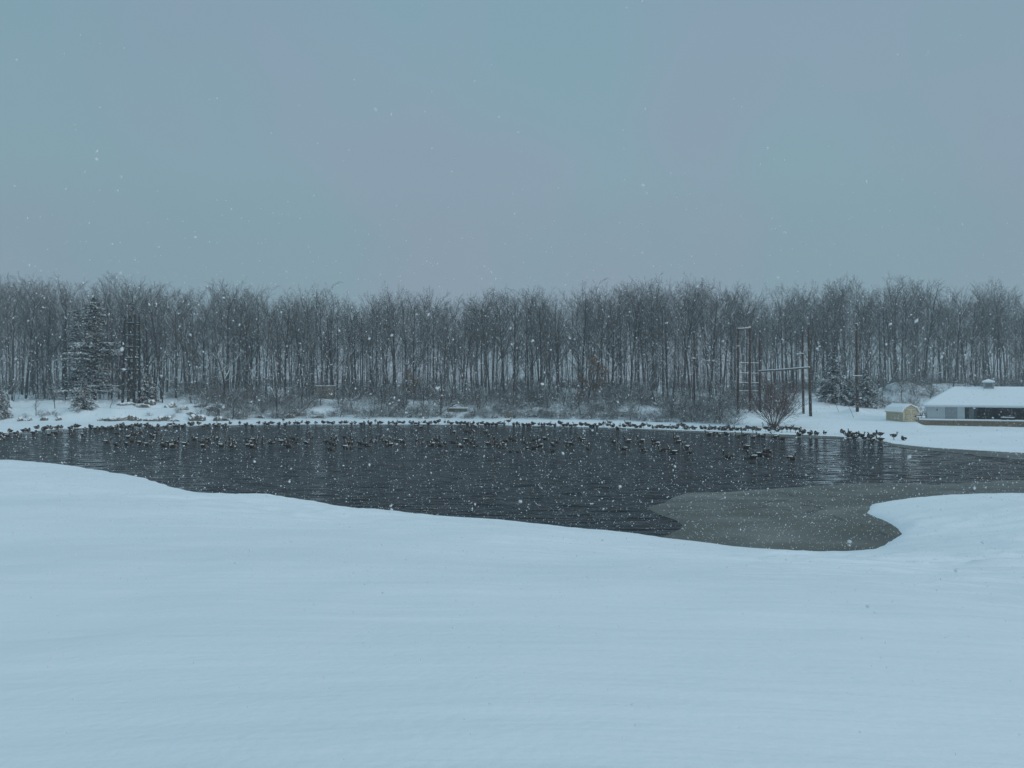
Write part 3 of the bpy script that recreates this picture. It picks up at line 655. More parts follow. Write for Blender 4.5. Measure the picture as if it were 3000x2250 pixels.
for px, y, s in [(60,137.8,1),(85,138,.8),(130,138,.7),(172,137.9,1),(295,137.7,.7),(345,138,1.3),(360,138.6,1.0),(385,138.3,1.0),(408,138,.9),(452,138.5,1.1),(470,138.5,1.3),(490,138.8,1),(505,138.5,.8),(565,139.5,1.5),(585,139.5,1.2),
               (640,140,1),(660,141,.8),(560,143,.8),(420,150,1.3),(440,151,1.2),(500,151,1.5),(370,151,1),(540,146,1),(620,147,1.2),(760,149,.9),(850,149,1),(880,151,.8),(930,149,.9),(1200,149.5,.9),(1230,150,1.1),(1450,149,.8),(1820,146,.7),(1560,149,.7),(640,152,1.5),(590,153,1.2)]:
    x = (px-1500)/FPX*y; o = link('rock', RK[random.randrange(5)], loc=(x, y, gz(x, y)+.05)); o.scale = (s*.62, s*.8, s*1.15); o.rotation_euler = (0, 0, random.uniform(-.3, .3))
    tag(o, '', 'rock', 'snow-capped rocks on the far bank'); rk.append((px, o, 'snow-capped rock'+(' at bank foot' if y < 145 else ' up the bank')))
name_batch(rk, '{d}, {l}{o}')
o = link('boulder', rock_mesh(77, .75, .6, .75), loc=(*at(1486, 149, 0)[:2], .55)); o.data.materials[0] = simple('tan_stone', (.16, .13, .10), (.26, .22, .17), 2)
tag(o, 'round tan boulder at the shore among snowy limbs', 'boulder')
# stone footing with flat snow on top
x, y, _ = at(1340, 156, 0); zf_ = gz(x, y)
t = thing('stone_footing', 'low mossy stone footing with flat snow on top at the far shore', 'stone footing', (x, y, zf_-.6))
m = MB()
for i in range(8):
    for j in range(3):
        xx = -2.0+i*.5; m.box(xx+.01, -.9, j*.42, xx+.48, .9+random.uniform(0, .1), j*.42+.4)
m.build('masonry', M_GREENB, t); m = MB(); m.box(-2.1, -1.0, 1.27, 2.1, 1.1, 1.5); m.build('snow_cover', M_SNOWCAP, t)
# grey hut among the trees
x, y, _ = at(952, 172, 0); zh = gz(x, y)
M_HUT = simple('hut_board', (.17, .165, .15), (.24, .225, .19), 1.2, (3, 3, .3))
t = thing('hut', 'small windowless grey-tan hut among the trees', 'hut', (x, y, zh-.3), .12)
m = MB(); m.box(-1.9, 0, 0, 1.9, 3, 3.0); m.build('wall', M_HUT, t)
m = MB(); m.box(-2.1, -.2, 3.0, 2.1, 3.2, 3.12); r_ = m.build('roof', M_TOWER, t); m = MB(); m.box(-2.08, -.18, 3.122, 2.08, 3.18, 3.28); m.build('snow_cover', M_SNOWCAP, r_)
m = MB(); m.box(-.5, -.05, .1, .4, -.003, 2.1); m.build('door', simple('hut_door', (.09, .085, .08), (.13, .12, .1), 2), t)

# ------------------------------------------------------------------ climbing tower
YT = 155.0
def pz(px, py, y): return Vector(((px-1500)/FPX*y, y, z_at(py, y)))
tb = pz(384, 1183, YT); tw = thing('climbing_tower', 'tall black four-post climbing tower of timber with rungs and platforms', 'climbing tower', tb)
posts = {'a': (pz(359, 1181, 154.5), pz(367, 928, 154.5)), 'b': (pz(376, 1177, 157.5), pz(380, 926, 157.5)), 'c': (pz(392, 1186, 153.5), pz(396, 922, 153.5)), 'd': (pz(408, 1183, 156.5), pz(408, 928, 156.5))}
for k, (p0, p1) in posts.items():
    p0 = p0.copy(); p0.z -= .8; posts[k] = (p0, p1); m = MB(); m.tube([p0-tb, (p0+p1)/2-tb, p1-tb], [.27, .24, .20], 10); m.build('post', M_TOWER, tw, True)
def on_post(k, py):
    p0, p1 = posts[k]; lo, hi = 0, 1
    for _ in range(30):
        md = (lo+hi)/2; q = p0.lerp(p1, md)
        if 1125+FPX*(CAM_H-q.z)/q.y > py: lo = md
        else: hi = md
    return p0.lerp(p1, lo)
for py in (946, 983, 1016, 1049, 1083):
    for a, b_ in (('a', 'c'), ('c', 'd'), ('b', 'd'), ('a', 'b')):
        pa, pb = on_post(a, py)-tb, on_post(b_, py+1)-tb
        m = MB(); m.beam(pa, pb, .14, .26); bo = m.build('crossbeam', M_TOWER, tw)
        m = MB(); m.beam(pa+Vector((0, 0, .155)), pb+Vector((0, 0, .155)), .10, .045); m.build('snow_strip', M_SNOWCAP, bo)
for i, py in enumerate(range(952, 1105, 11)):
    a, b_ = on_post('b', py), on_post('c', py)
    pa = a.lerp(b_, .1+.05*(i % 2))-tb; pb = a.lerp(b_, .75)-tb; m = MB(); m.beam(pa, pb, .12, .12); m.build('rung', M_TOWER, tw)
    if i % 2 == 0:
        c1, c2 = on_post('c', py), on_post('d', py); m = MB(); q = c1.lerp(c2, .55)-tb; m.box(q.x-.3, q.y-.12, q.z-.1, q.x+.3, q.y+.12, q.z+.06); bo = m.build('foothold', M_TOWER, tw)
        m = MB(); m.box(q.x-.29, q.y-.11, q.z+.062, q.x+.29, q.y+.11, q.z+.12); m.build('snow_strip', M_SNOWCAP, bo)
for k0, k1 in (('b', .35), ('b', .7)):
    m = MB(); a0, a1 = on_post('b', 1105).lerp(on_post('c', 1105), k1)-tb, on_post('b', 945).lerp(on_post('c', 945), k1)-tb
    m.tube([a0, a1], .045, 6); m.build('ladder_rail', M_TOWER, tw)

# ------------------------------------------------------------------ ropes-course poles
def pole(px0, py0, px1, py1, y, r, label, name='wooden_pole'):
    b0 = pz(px0, py0, y); t0 = pz(px1, py1, y); g = gz(b0.x, b0.y); o = thing(name, label, 'pole', b0, 0, 'ropes-course poles')
    m = MB(); base = Vector((0, 0, min(g-b0.z, 0)-.5)); top = t0-b0
    m.tube([base, base.lerp(top, .5), top], [r, r*.85, r*.72], 10); m.build('shaft', M_POLE, o, True)
    m = MB(); m.tube([top+Vector((0, 0, .002)), top+Vector((0, 0, .1))], [r*.72, r*.4], 10); m.build('snow_cap', M_SNOWCAP, o)
    return o, b0, t0
def ground_row(px, py):   # depth at which the ground shows at this image point
    for y in np.arange(112, 200, .25):
        x = (px-1500)/FPX*y
        if 1125+FPX*(CAM_H-gz(x, y))/y <= py: return float(y)
    return 150.
pole(2034, 1196, 2034, 973, 150, .2, 'lone thin brown pole left of the twin rung poles')
yA = 136.5; yB = 137.5; yC = 142
PA = pole(2162, 1206, 2163, 962, yA, .25, 'left pole of the tall goalpost frame, carrying the rungs')
PB = pole(2197.5, 1206, 2197.5, 958, yB, .25, 'right pole of the tall goalpost frame with a beam across the top')
PC = pole(2226, 1204, 2226, 971, yC, .23, 'pole behind the reddish bush where the log beam ends')
PD = pole(2354, 1200, 2351, 970, 141, .23, 'thinner pole with a small snowy platform, right of the reddish bush')
PE = pole(2375, 1208, 2368.5, 950, 136, .27, 'tallest thick pole with tan foot right of the reddish bush')
PF = pole(2512, 1206, 2509, 948, 138, .27, 'thick pole standing before the snow mound, left of the yellow shed')
pole(2259, 1185, 2259, 1030, 150, .14, 'thin hazy pole rising behind the reddish bush')
def top_beam(pa, pb, r, name, label, snow=.09):
    o = thing(name, label, 'beam', pa); m = MB(); d = pb-pa; m.tube([Vector((0, 0, 0)), d*.5+Vector((0, 0, -.05)), d], r, 9); m.build('log', M_LOG, o, True)
    m = MB(); up = Vector((0, 0, r*.75)); m.beam(up, d*.5+up+Vector((0, 0, -.05)), r*1.5, snow*1.7); m.beam(d*.5+up+Vector((0, 0, -.05)), d+up, r*1.5, snow*1.7); m.build('snow_strip', M_SNOWCAP, o)
    return o
top_beam(pz(2163, 964, yA-.2), pz(2199, 960, yB-.2), .13, 'cross_beam', 'short beam across the top of the goalpost frame')
top_beam(pz(2223, 1088, yC-.3), pz(2372, 1077, 135.7), .15, 'log_beam', 'long snow-topped log slung between poles above the reddish bush', .14)
for i, py in enumerate((1063, 1093, 1121, 1145)):
    a, b_ = pz(2168, py, yA+.2), pz(2222, py+1, yC-.3)
    o = thing('rung', ORD[0][:0]+['topmost', 'second from top', 'third from top', 'lowest'][i]+' of the snowy rungs hung between the goalpost poles', 'rung', a, 0, 'snowy rungs between the poles')
    m = MB(); m.tube([Vector((-.25, 0, 0)), b_-a], .05, 6); m.build('bar', M_LOG, o); m = MB(); m.beam(Vector((-.25, 0, .065)), b_-a+Vector((0, 0, .065)), .09, .07); m.build('snow_strip', M_SNOWCAP, o)
# platform on thin pole
p = pz(2346, 1036, 140.7); o = thing('pole_platform', 'small snowy triangular platform bracketed to the thinner pole', 'platform', p)
m = MB(); m.box(-.5, -.4, -.06, .5, .1, 0); m.build('deck', M_LOG, o); m = MB(); m.box(-.48, -.38, .002, .48, .08, .12); m.build('snow_cover', M_SNOWCAP, o)
m = MB(); m.beam((-.45, -.15, -.06), (.22, -.15, -1.0), .08, .08); m.beam((.48, -.15, -.06), (.3, -.15, -1.0), .08, .08); m.build('brace', M_LOG, o)
# cross steps
for (px, py, y, w, lb) in ((2513, 1102, 137.7, 26, 'thin snowy cross step on the pole before the snow mound'), (2163, 1015, 136.2, 9, 'small snow-heaped foothold on the left goalpost pole'), (2034, 1051, 149.6, 9, 'snowy foothold halfway up the lone thin pole')):
    p = pz(px, py, y); w = w/FPX*y/2; o = thing('cross_step', lb, 'step', p); m = MB(); m.box(-w, -.08, -.05, w, .08, .05); m.build('bar', M_LOG, o); m = MB(); m.box(-w, -.08, .052, w, .08, .15); m.build('snow_strip', M_SNOWCAP, o)
# hanging steps between the lone pole and the goalpost
for i, (px, py) in enumerate(((2062, 1056), (2074, 1057), (2090, 1057), (2118, 1056))):
    p = pz(px, py, 147); o = thing('hanging_step', ['leftmost', 'second from left', 'third from left', 'rightmost'][i]+' of the snowy steps hung right of the lone pole', 'hanging step', p, 0, 'hanging snowy steps')
    m = MB(); m.box(-.28, -.1, -.04, .28, .1, .04); m.build('plank', M_LOG, o); m = MB(); m.box(-.27, -.1, .042, .27, .1, .15); m.build('snow_strip', M_SNOWCAP, o)
    m = MB(); m.tube([(-.2, 0, .04), (-.2, 0, 3.2)], .012, 4); m.tube([(.2, 0, .04), (.2, 0, 3.2)], .012, 4); m.build('cord', M_ROPE, o)
def cable(pts, r, label, name='cable', smooth=True, mt=M_ROPE):
    m = MB(); p0 = Vector(pts[0]); m.tube([Vector(p)-p0 for p in pts], r, 6); o = m.build(name, mt); o.location = p0; tag(o, label, 'cable'); return o
a, b_ = pz(2034, 1004, 149.8), pz(2162, 1004, 136.7); cable([a.lerp(b_, i/10)-Vector((0, 0, .9*4*(i/10)*(1-i/10)*.4)) for i in range(11)], .02, 'thin cable from the lone pole to the goalpost frame')
cable([pz(2343, 1108, 141), pz(2357, 1112, 140.8), pz(2372, 1115, 137)], .05, 'short snow-crusted cable between the two poles right of the bush')
cs = [pz(2373, 1115, 136.5), pz(2400, 1118, 138), pz(2430, 1118, 139), pz(2460, 1116, 139.5), pz(2490, 1106, 139), pz(2510, 1100, 138)]
cable(cs, .055, 'sagging snow-crusted cable reaching to the pole before the mound')
cable([pz(2337, 985, 142), pz(2358, 994, 140.5), pz(2371, 1003, 136.2)], .045, 'short snowy cable high between the two poles right of the bush')
for (a, b_, lb) in ((pz(2441, 1162, 144), pz(2458, 1199, 142), 'thin leaning guy stake left of the pole before the mound'), (pz(2480, 1175, 137), pz(2503, 1217, 133), 'thin leaning guy stake closest to the pole before the mound')):
    b_.z = gz(b_.x, b_.y)-.2; m = MB(); m.tube([Vector((0, 0, 0)), b_-a], .035, 6); o = m.build('guy_stake', M_LOG); o.location = a; tag(o, lb, 'stake', 'guy stakes in the snow')

# ------------------------------------------------------------------ yellow shed
M_YEL = simple('tan_siding', (.38, .34, .24), (.44, .40, .29), 1.0, (6, 6, .4), .7)
M_YTRIM = simple('cream_trim', (.58, .53, .38), (.64, .58, .42), 2)
M_BLK, *_r = mat('black_iron', (.012, .013, .014), .5, .4)
ys = 124.0; c0 = pz(2646, 1235.5, ys); th = R(11.5)
sh = thing('garden_shed', 'small yellow-tan barn shed with snowy gambrel roof and double doors', 'shed', c0, th)
W, Ls, He = 2.7, 4.1, 1.5   # gable along +x local, length along +y local
gab = [(0, He), (.28, 2.15), (W/2, 2.62), (W-.28, 2.15), (W, He)]
m = MB(); pf = [(0, -.3), (W, -.3)]+gab[::-1]; n = len(pf)
m.add([(a, 0, z) for a, z in pf]+[(a, Ls, z) for a, z in pf], [tuple(range(n)), tuple(range(2*n-1, n-1, -1))]+[(i, n+i, n+(i+1) % n, (i+1) % n) for i in range(n)])
m.build('wall', M_YEL, sh)
def slab(m, prof, y0, y1, t, dz=0):
    n = len(prof); c = [(W/2, 1.2)]*n; o_ = []
    for a, z in prof:
        v = Vector((a-W/2, z-1.0)).normalized(); o_.append((a+v.x*t, z+v.y*t))
    b0 = [(a, y0, z) for a, z in prof]+[(a, y0, z) for a, z in o_]; b1 = [(a, y1, z) for _, _, z in () for a in ()] + [(a, y1, z) for a, z in prof]+[(a, y1, z) for a, z in o_]
    f = []; N2 = 2*n
    for i in range(n-1): f += [(i, i+1, n+i+1, n+i), (N2+i+1, N2+i, N2+n+i, N2+n+i+1), (n+i, n+i+1, N2+n+i+1, N2+n+i), (i+1, i, N2+i, N2+i+1)]
    f += [(0, n, N2+n, N2), (n-1, N2+n-1, N2+2*n-1, 2*n-1)]; m.add(b0+b1, f)
rp = [(-.16, He-.04), (.22, 2.2), (W/2, 2.68), (W-.22, 2.2), (W+.16, He-.04)]
m = MB(); slab(m, rp, -.15, Ls+.15, .05); rf = m.build('roof', M_YTRIM, sh)
rp2 = [(-.17, He+.05), (.20, 2.26), (W/2, 2.74), (W-.20, 2.26), (W+.17, He+.05)]
m = MB(); slab(m, rp2, -.13, Ls+.13, .14); m.build('snow_cover', M_SNOWCAP, rf, False)
for sx0, sx1 in ((.54, 1.32), (1.37, 2.15)):
    m = MB(); m.box(sx0, -.05, .12, sx1, -.004, 2.0); dr = m.build('door', M_YEL, sh)
    m = MB(); w_ = .09
    for a in ((sx0, sx0+w_), (sx1-w_, sx1)): m.box(a[0], -.075, .12, a[1], -.053, 2.0)
    for z in (.12, 1.0, 1.91): m.box(sx0+w_+.003, -.073, z, sx1-w_-.003, -.053, z+.09)
    m.beam((sx0+w_, -.062, .22), (sx1-w_, -.062, .98), .016, .08); m.beam((sx0+w_, -.066, .98), (sx1-w_, -.066, .22), .016, .08)
    m.build('trim', M_YTRIM, dr)
    for z in (.35, 1.1, 1.8):
        m = MB(); xx = sx0 if sx0 < 1 else sx1-.2; m.box(xx, -.1, z, xx+.2, -.078, z+.07); m.build('hinge', M_BLK, dr)
m = MB(); m.box(1.24, -.12, 1.02, 1.30, -.078, 1.14); m.build('latch', M_BLK, sh)
m = MB()
for a, b2 in ((-.004, .10), (W-.10, W+.004)): m.box(a, -.03, -.2, b2, -.002, He)
m.box(-.03, 0, He-.12, -.002, Ls, He-.02); m.build('corner_trim', M_YTRIM, sh)

# ------------------------------------------------------------------ pavilion
M_WHITE = simple('white_siding', (.50, .54, .56), (.56, .60, .62), 1.5, (8, 8, .3), .6)
M_WTRIM = simple('white_trim', (.62, .66, .68), (.70, .73, .74), 2, rough=.6)
M_GDOOR = simple('grey_door', (.30, .33, .35), (.34, .37, .39), 2, (1, 1, 8))
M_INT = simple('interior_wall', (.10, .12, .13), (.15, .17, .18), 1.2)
M_DGREEN = simple('dark_green_post', (.01, .05, .04), (.02, .07, .055), 3)
M_CONC = simple('concrete', (.25, .25, .24), (.33, .33, .32), 2)
M_CUP = simple('cupola_siding', (.30, .35, .34), (.38, .43, .42), 2)
yb = 126.0; rot = -R(27); p0 = pz(2718, 1233, yb)
pv = thing('pavilion', 'long white park pavilion with snow-covered hip roof and open shaded side', 'pavilion', p0, rot)
LB, DB, HW = 24.0, 11.0, 2.35
m = MB(); m.box(0, -.0, -.8, LB, DB, -.004); m.build('floor_slab', M_CONC, pv)
def siding(m, x0, x1, yf, z0, z1, step=.3):   # board-and-batten front
    m.box(x0, yf, z0, x1, yf+.15, z1); n = max(1, int((x1-x0)/step))
    for i in range(n+1):
        xx = x0+(x1-x0)*i/n; m.box(xx-.018, yf-.022, z0, xx+.018, yf-.002, z1)
m = MB(); siding(m, 0, 2.40, 0, 0, HW); siding(m, 4.26, 5.22, 0, 0, HW); m.box(2.403, 0, 2.28, 4.257, .15, HW); m.build('wall', M_WHITE, pv)
m = MB(); m.box(-.12, .155, 0, .0-.002, DB, HW); m.box(.001, DB-.15, 0, LB, DB, HW); m.box(5.07, .155, 0, 5.21, 5.0, HW); m.box(LB, .1, 0, LB+.12, DB, HW); m.build('wall', M_WHITE, pv)
m = MB()
for i in range(5): m.box(2.43, .04, .01+i*.454, 4.23, .09, .01+i*.454+.445)
gd = m.build('garage_door', M_GDOOR, pv)
m = MB(); m.box(2.34, -.05, 0, 2.43, -.026, 2.32); m.box(4.23, -.05, 0, 4.32, -.026, 2.32); m.build('door_frame', M_WTRIM, pv)
m = MB(); m.box(1.27, -.16, 1.72, 1.44, -.03, 1.92); m.build('wall_lamp', M_BLK, pv)
m = MB(); m.box(5.26, -.0, 0, 5.44, .14, HW); m.build('post', M_DGREEN, pv)
for xx in (8.3, 11.5, 14.7, 17.9, 21.1):
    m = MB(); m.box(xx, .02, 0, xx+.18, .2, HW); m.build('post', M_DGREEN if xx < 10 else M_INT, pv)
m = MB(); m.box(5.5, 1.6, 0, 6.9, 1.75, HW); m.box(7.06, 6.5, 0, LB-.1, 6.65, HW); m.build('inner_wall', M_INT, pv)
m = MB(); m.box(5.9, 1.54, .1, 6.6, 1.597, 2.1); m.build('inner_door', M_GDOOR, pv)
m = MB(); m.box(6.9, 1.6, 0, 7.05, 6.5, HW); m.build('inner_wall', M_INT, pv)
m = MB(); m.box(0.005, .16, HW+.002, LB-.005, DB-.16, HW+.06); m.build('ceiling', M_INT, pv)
OH = .62; zE = HW+.02; zR = 5.45; hx = DB/2
def hip(m, oh, ze, zr, th, inset=0):
    a = [(-oh, -oh, ze), (LB+oh, -oh, ze), (LB+oh, DB+oh, ze), (-oh, DB+oh, ze), (hx-inset, DB/2, zr), (LB-hx+inset, DB/2, zr)]
    b = [(x, y, z-th) for x, y, z in a[:4]]
    m.add(a+b, [(0, 1, 5, 4), (1, 2, 5), (2, 3, 4, 5), (3, 0, 4), (0, 6, 7, 1), (1, 7, 8, 2), (2, 8, 9, 3), (3, 9, 6, 0), (6, 9, 8, 7)])
m = MB(); hip(m, OH, zE+.16, zR, .2, 1.5); rf = m.build('roof', M_WTRIM, pv)
m = MB(); hip(m, OH-.02, zE+.32, zR+.16, .15, 1.5); m.build('snow_cover', M_SNOWCAP, rf)
cx = 8.93
m = MB(); m.box(cx-.72, DB/2-.72, zR-.55, cx+.72, DB/2+.72, zR+.85); cu = m.build('cupola', M_CUP, pv)
m = MB(); m.add([(cx-.9, DB/2-.9, zR+.853), (cx+.9, DB/2-.9, zR+.853), (cx+.9, DB/2+.9, zR+.853), (cx-.9, DB/2+.9, zR+.853), (cx-.8, DB/2-.8, zR+1.1), (cx+.8, DB/2-.8, zR+1.1), (cx+.8, DB/2+.8, zR+1.1), (cx-.8, DB/2+.8, zR+1.1), (cx, DB/2, zR+1.42)],
    [(0, 3, 2, 1), (0, 1, 5, 4), (1, 2, 6, 5), (2, 3, 7, 6), (3, 0, 4, 7), (4, 5, 8), (5, 6, 8), (6, 7, 8), (7, 4, 8)]); m.build('snow_cap', M_SNOWCAP, cu)
m = MB()
for i in range(5): m.box(cx-.5, DB/2-.745, zR+.05+i*.14, cx+.5, DB/2-.723, zR+.12+i*.14)
m.build('louvre', M_INT, cu)
m = MB(); m.box(-OH, -OH-.1, zE-.04, LB+OH, -OH-.003, zE+.1); m.build('gutter', M_WTRIM, pv)
# retaining wall of upright timbers in front of the terrace
M_TIMB = simple('timber_wall', (.17, .125, .085), (.27, .21, .15), 2.5, (3, 3, .5))
M_TIMB2 = M_TIMB
rwl = thing('retaining_wall', 'low brown timber retaining wall below the pavilion terrace', 'retaining wall', (0, 0, 0))
w0 = pz(2693, 1242, 123.6); w1 = pz(3000, 1248.5, 117.5); dv = (w1-w0)*1.6; dv.z = (w1-w0).z*1.6
m = MB(); n = 130
for i in range(n):
    p = w0+dv*(i/n); q = w0+dv*((i+.86)/n); top = z_at(1231+6*(i/n*1.6)*.7, p.y); h = top-.0+random.uniform(-.02, .02)
    ox = dv.normalized(); nx = Vector((-ox.y, ox.x, 0))*.14
    m.add([(*(p)[:2], -.3), (*(q)[:2], -.3), (*(q+nx)[:2], -.3), (*(p+nx)[:2], -.3), (*(p)[:2], h), (*(q)[:2], h), (*(q+nx)[:2], h), (*(p+nx)[:2], h)], [(0,3,2,1),(4,5,6,7),(0,1,5,4),(1,2,6,5),(2,3,7,6),(3,0,4,7)])
m.build('timbers', M_TIMB, rwl)
m = MB(); nx = Vector((-dv.y, dv.x, 0)).normalized()
k = []
for i in range(27):
    p = w0+dv*(i/26); top = z_at(1231+6*(i/26*1.6)*.7, p.y)+.03; k.append((p-nx*.04, p+nx*3.2, top))
vs = []
for a, b_, tz in k: vs += [(a.x, a.y, tz), (a.x, a.y, tz+.11), (b_.x, b_.y, tz+.13), (b_.x, b_.y, tz-.3)]
f = []
for i in range(26):
    for j in range(4): f.append((i*4+j, (i+1)*4+j, (i+1)*4+(j+1) % 4, i*4+(j+1) % 4))
f.append((0, 1, 2, 3)); m.add(vs, f); so_ = m.build('snow_cover', M_SNOWCAP, rwl, False)
# picnic tables
M_TABLE = simple('table_wood', (.07, .055, .045), (.12, .10, .08), 3)
def picnic(name, loc, rz, label, snow=True, ln=1.8):
    o = thing(name, label, 'picnic table', loc, rz, 'picnic tables at the pavilion')
    m = MB(); m.box(-ln/2, -.37, .7, ln/2, .37, .75); tp = m.build('table_top', M_TABLE, o)
    for s in (-1, 1): m = MB(); m.box(-ln/2, s*.72-.13, .42, ln/2, s*.72+.13, .46); m.build('bench', M_TABLE, o)
    for xx in (-ln/2+.3, ln/2-.3):
        for s in (-1, 1): m = MB(); m.beam((xx, s*.25, .697), (xx, s*.72, 0), .06, .1); m.build('leg', M_TABLE, o)
        m = MB(); m.box(xx+.035, -.8, .34, xx+.08, .8, .415); m.build('crossbar', M_TABLE, o)
    if snow:
        m = MB(); m.box(-ln/2+.01, -.36, .752, ln/2-.01, .36, .86); m.build('snow_cover', M_SNOWCAP, tp)
    return o
Mx = Matrix.Translation(p0) @ Matrix.Rotation(rot, 4, 'Z')
def pvp(x, y, z=0): return Mx @ Vector((x, y, z))
picnic('picnic_table', pvp(11.0, -.7, 0.02), rot, 'snow-topped picnic table at the open front of the pavilion')
picnic('picnic_table', pvp(8.0, 2.6, 0.0), rot+.2, 'dark picnic table in the shade beside the inner white wall', False)
picnic('picnic_table', pvp(13.2, 3.0, 0.0), rot, 'dark picnic table deep in the shade near the right edge', False)
picnic('picnic_table', pvp(13.4, 0.6, 0.0), rot+.3, 'dark picnic table nearest the right edge of the picture', False)
g0 = pz(2704, 1232, 127.5); g0.z = gz(g0.x, g0.y)
picnic('picnic_table', g0, .35, 'snow-heaped picnic table between the shed and the pavilion', True, 1.5)
g1 = g0+Vector((0, .5, .88)); picnic('picnic_table', g1, .1, 'snowy picnic table stacked on another between shed and pavilion', True, 1.4)
# grill on a post
gp = pz(2691, 1232, 123.0); gp.z = gz(gp.x, gp.y); gr = thing('park_grill', 'black park grill with snow on its box beside the yellow shed', 'grill', gp)
m = MB(); m.tube([(0, 0, -.2), (0, 0, 1.0)], .05, 8); m.build('post', M_BLK, gr)
m = MB(); m.box(-.5, -.22, .96, -.02+.5, .22, 1.0); m.box(-.5, -.22, 1.0, -.46, .22, 1.22); m.box(.44, -.22, 1.0, .48, .22, 1.22); m.box(-.46, .18, 1.0, .44, .22, 1.22); fb = m.build('fire_box', M_BLK, gr)
m = MB(); m.box(-.455, -.2, 1.003, .435, .175, 1.14); m.build('snow_cover', M_SNOWCAP, gr)
m = MB(); m.tube([(-.9, 0, 1.05), (-.5, 0, 1.05)], .03, 6); m.build('handle', M_BLK, gr)

# ------------------------------------------------------------------ geese
def gm(name, col, rough=.75):
    m, n, l, b = mat(name, col, rough, .2); c2 = tuple(min(1, c*1.5+.01) for c in col)
    l.new(cmix(n, l, nnoise(n, l, 14, 3, 'Object', (1, 1, 2)), col, c2), b.inputs['Base Color']); return m
G_BR = gm('goose_brown', (.038, .031, .026)); G_BL = gm('goose_black', (.008, .008, .009)); G_WH = gm('goose_white', (.62, .63, .62)); G_PA = gm('goose_pale_breast', (.13, .115, .10)); G_WG = gm('goose_wing', (.032, .027, .023)); G_LEG = gm('goose_leg', (.015, .015, .014))
D_BR = gm('duck_brown', (.10, .07, .045))
GM = [G_BR, G_BL, G_WH, G_PA]
def goose_body(z0, neck, tail=.02, bodyr=1.0, mats=GM):
    """continuous loft from tail through body, neck, head and bill. neck: list of (x,z,r,side-offset)"""
    rings = [(-.47, z0+.17+tail, .012, .03, 1), (-.40, z0+.165+tail, .035, .06, 1), (-.33, z0+.15, .07, .085, 2), (-.24, z0+.135, .105, .12, 0), (-.10, z0+.125, .135, .155, 0), (.06, z0+.125, .14, .16, 0), (.18, z0+.135, .125, .145, 3), (.27, z0+.16, .09, .11, 3)]
    pts = [(Vector((x, 0, z)), rz*bodyr, ry*bodyr, mi) for x, z, rz, ry, mi in rings]+[(Vector((x, s, z)), r, r*.95, mi) for x, z, r, s, mi in neck]
    k = 10; V = []; F = []; MI = []
    for i, (p, rz, ry, mi) in enumerate(pts):
        d = (pts[min(i+1, len(pts)-1)][0]-pts[max(i-1, 0)][0]).normalized()
        if i < 7: d = Vector((1, 0, 0))
        sd = Vector((0, 1, 0)) if abs(d.y) < .8 else Vector((1, 0, 0)); u = d.cross(sd).normalized(); s2 = u.cross(d).normalized()
        for j in range(k):
            t = 2*math.pi*j/k; V.append(p+s2*math.cos(t)*ry+u*math.sin(t)*rz)
    for i in range(len(pts)-1):
        for j in range(k):
            F.append((i*k+j, i*k+(j+1) % k, (i+1)*k+(j+1) % k, (i+1)*k+j)); mi = pts[i][3]
            if mi == 2:        # white: only the cheeks, and the underside of the rump
                cc = (V[i*k+j]+V[i*k+(j+1) % k]+V[(i+1)*k+j]+V[(i+1)*k+(j+1) % k])/4-(pts[i][0]+pts[i+1][0])/2
                if i > 6: mi = 2 if abs(cc.y) > .5*pts[i][2] else 1
                else: mi = 2 if cc.z < .02 else 1
            MI.append(mi)
    F.append(tuple(range(k))[::-1]); MI.append(1); n = len(pts)-1; F.append(tuple(n*k+j for j in range(k))); MI.append(1)
    me = bpy.data.meshes.new('body'); me.from_pydata(V, [], F); me.update()
    for m_ in mats: me.materials.append(m_)
    for p_, mi in zip(me.polygons, MI): p_.material_index = mi; p_.use_smooth = True
    return me
def ellip(name, c, r, m, tilt=0, nx=8, nz=6, pinch=0):
    V = []; F = []
    for i in range(nz+1):
        a = math.pi*i/nz
        for j in range(nx):
            b = 2*math.pi*j/nx; x, y, z = math.cos(a), math.sin(a)*math.cos(b), math.sin(a)*math.sin(b)
            w = 1-pinch*max(0, -x); V.append((c[0]+x*r[0]*math.cos(tilt)-z*r[2]*math.sin(tilt), c[1]+y*r[1]*w, c[2]+x*r[0]*math.sin(tilt)+z*r[2]*w))
    for i in range(nz):
        for j in range(nx): F.append((i*nx+j, i*nx+(j+1) % nx, (i+1)*nx+(j+1) % nx, (i+1)*nx+j))
    me = bpy.data.meshes.new(name); me.from_pydata(V, [], F); me.update(); me.materials.append(m)
    for p in me.polygons: p.use_smooth = True
    return me
def goose_proto(z0, neck, snow=True, legs=False, bodyr=1.0, mats=GM, br=.12):
    parts = [('body', goose_body(z0, neck, bodyr=bodyr, mats=mats))]
    for s in (-1, 1): parts.append(('wing', ellip('wing', (-.09, s*.135*bodyr, z0+.165), (.30, .045, .085), G_WG, -.08, pinch=.6)))
    if snow: parts.append(('snow_on_back', ellip('snow_on_back', (-.10, 0, z0+.235*bodyr), (.24, .11, .04), M_SNOWCAP, -.06)))
    if legs:
        for s in (-1, 1):
            m = MB(); m.tube([(-.02, s*.06, z0+.02), (-.01, s*.065, z0-.12), (-.02, s*.07, .012)], [.022, .014, .012], 6)
            m.add([(-.04, s*.07-.015, .0), (.09, s*.07-.06, .0), (.11, s*.07, .0), (.09, s*.07+.06, .0), (-.02, s*.07, .03)], [(0, 1, 4), (1, 2, 4), (2, 3, 4), (3, 0, 4), (0, 3, 2, 1)])
            me = bpy.data.meshes.new('leg'); me.from_pydata(m.v, [], m.f); me.materials.append(G_LEG); parts.append(('leg', me))
    return parts
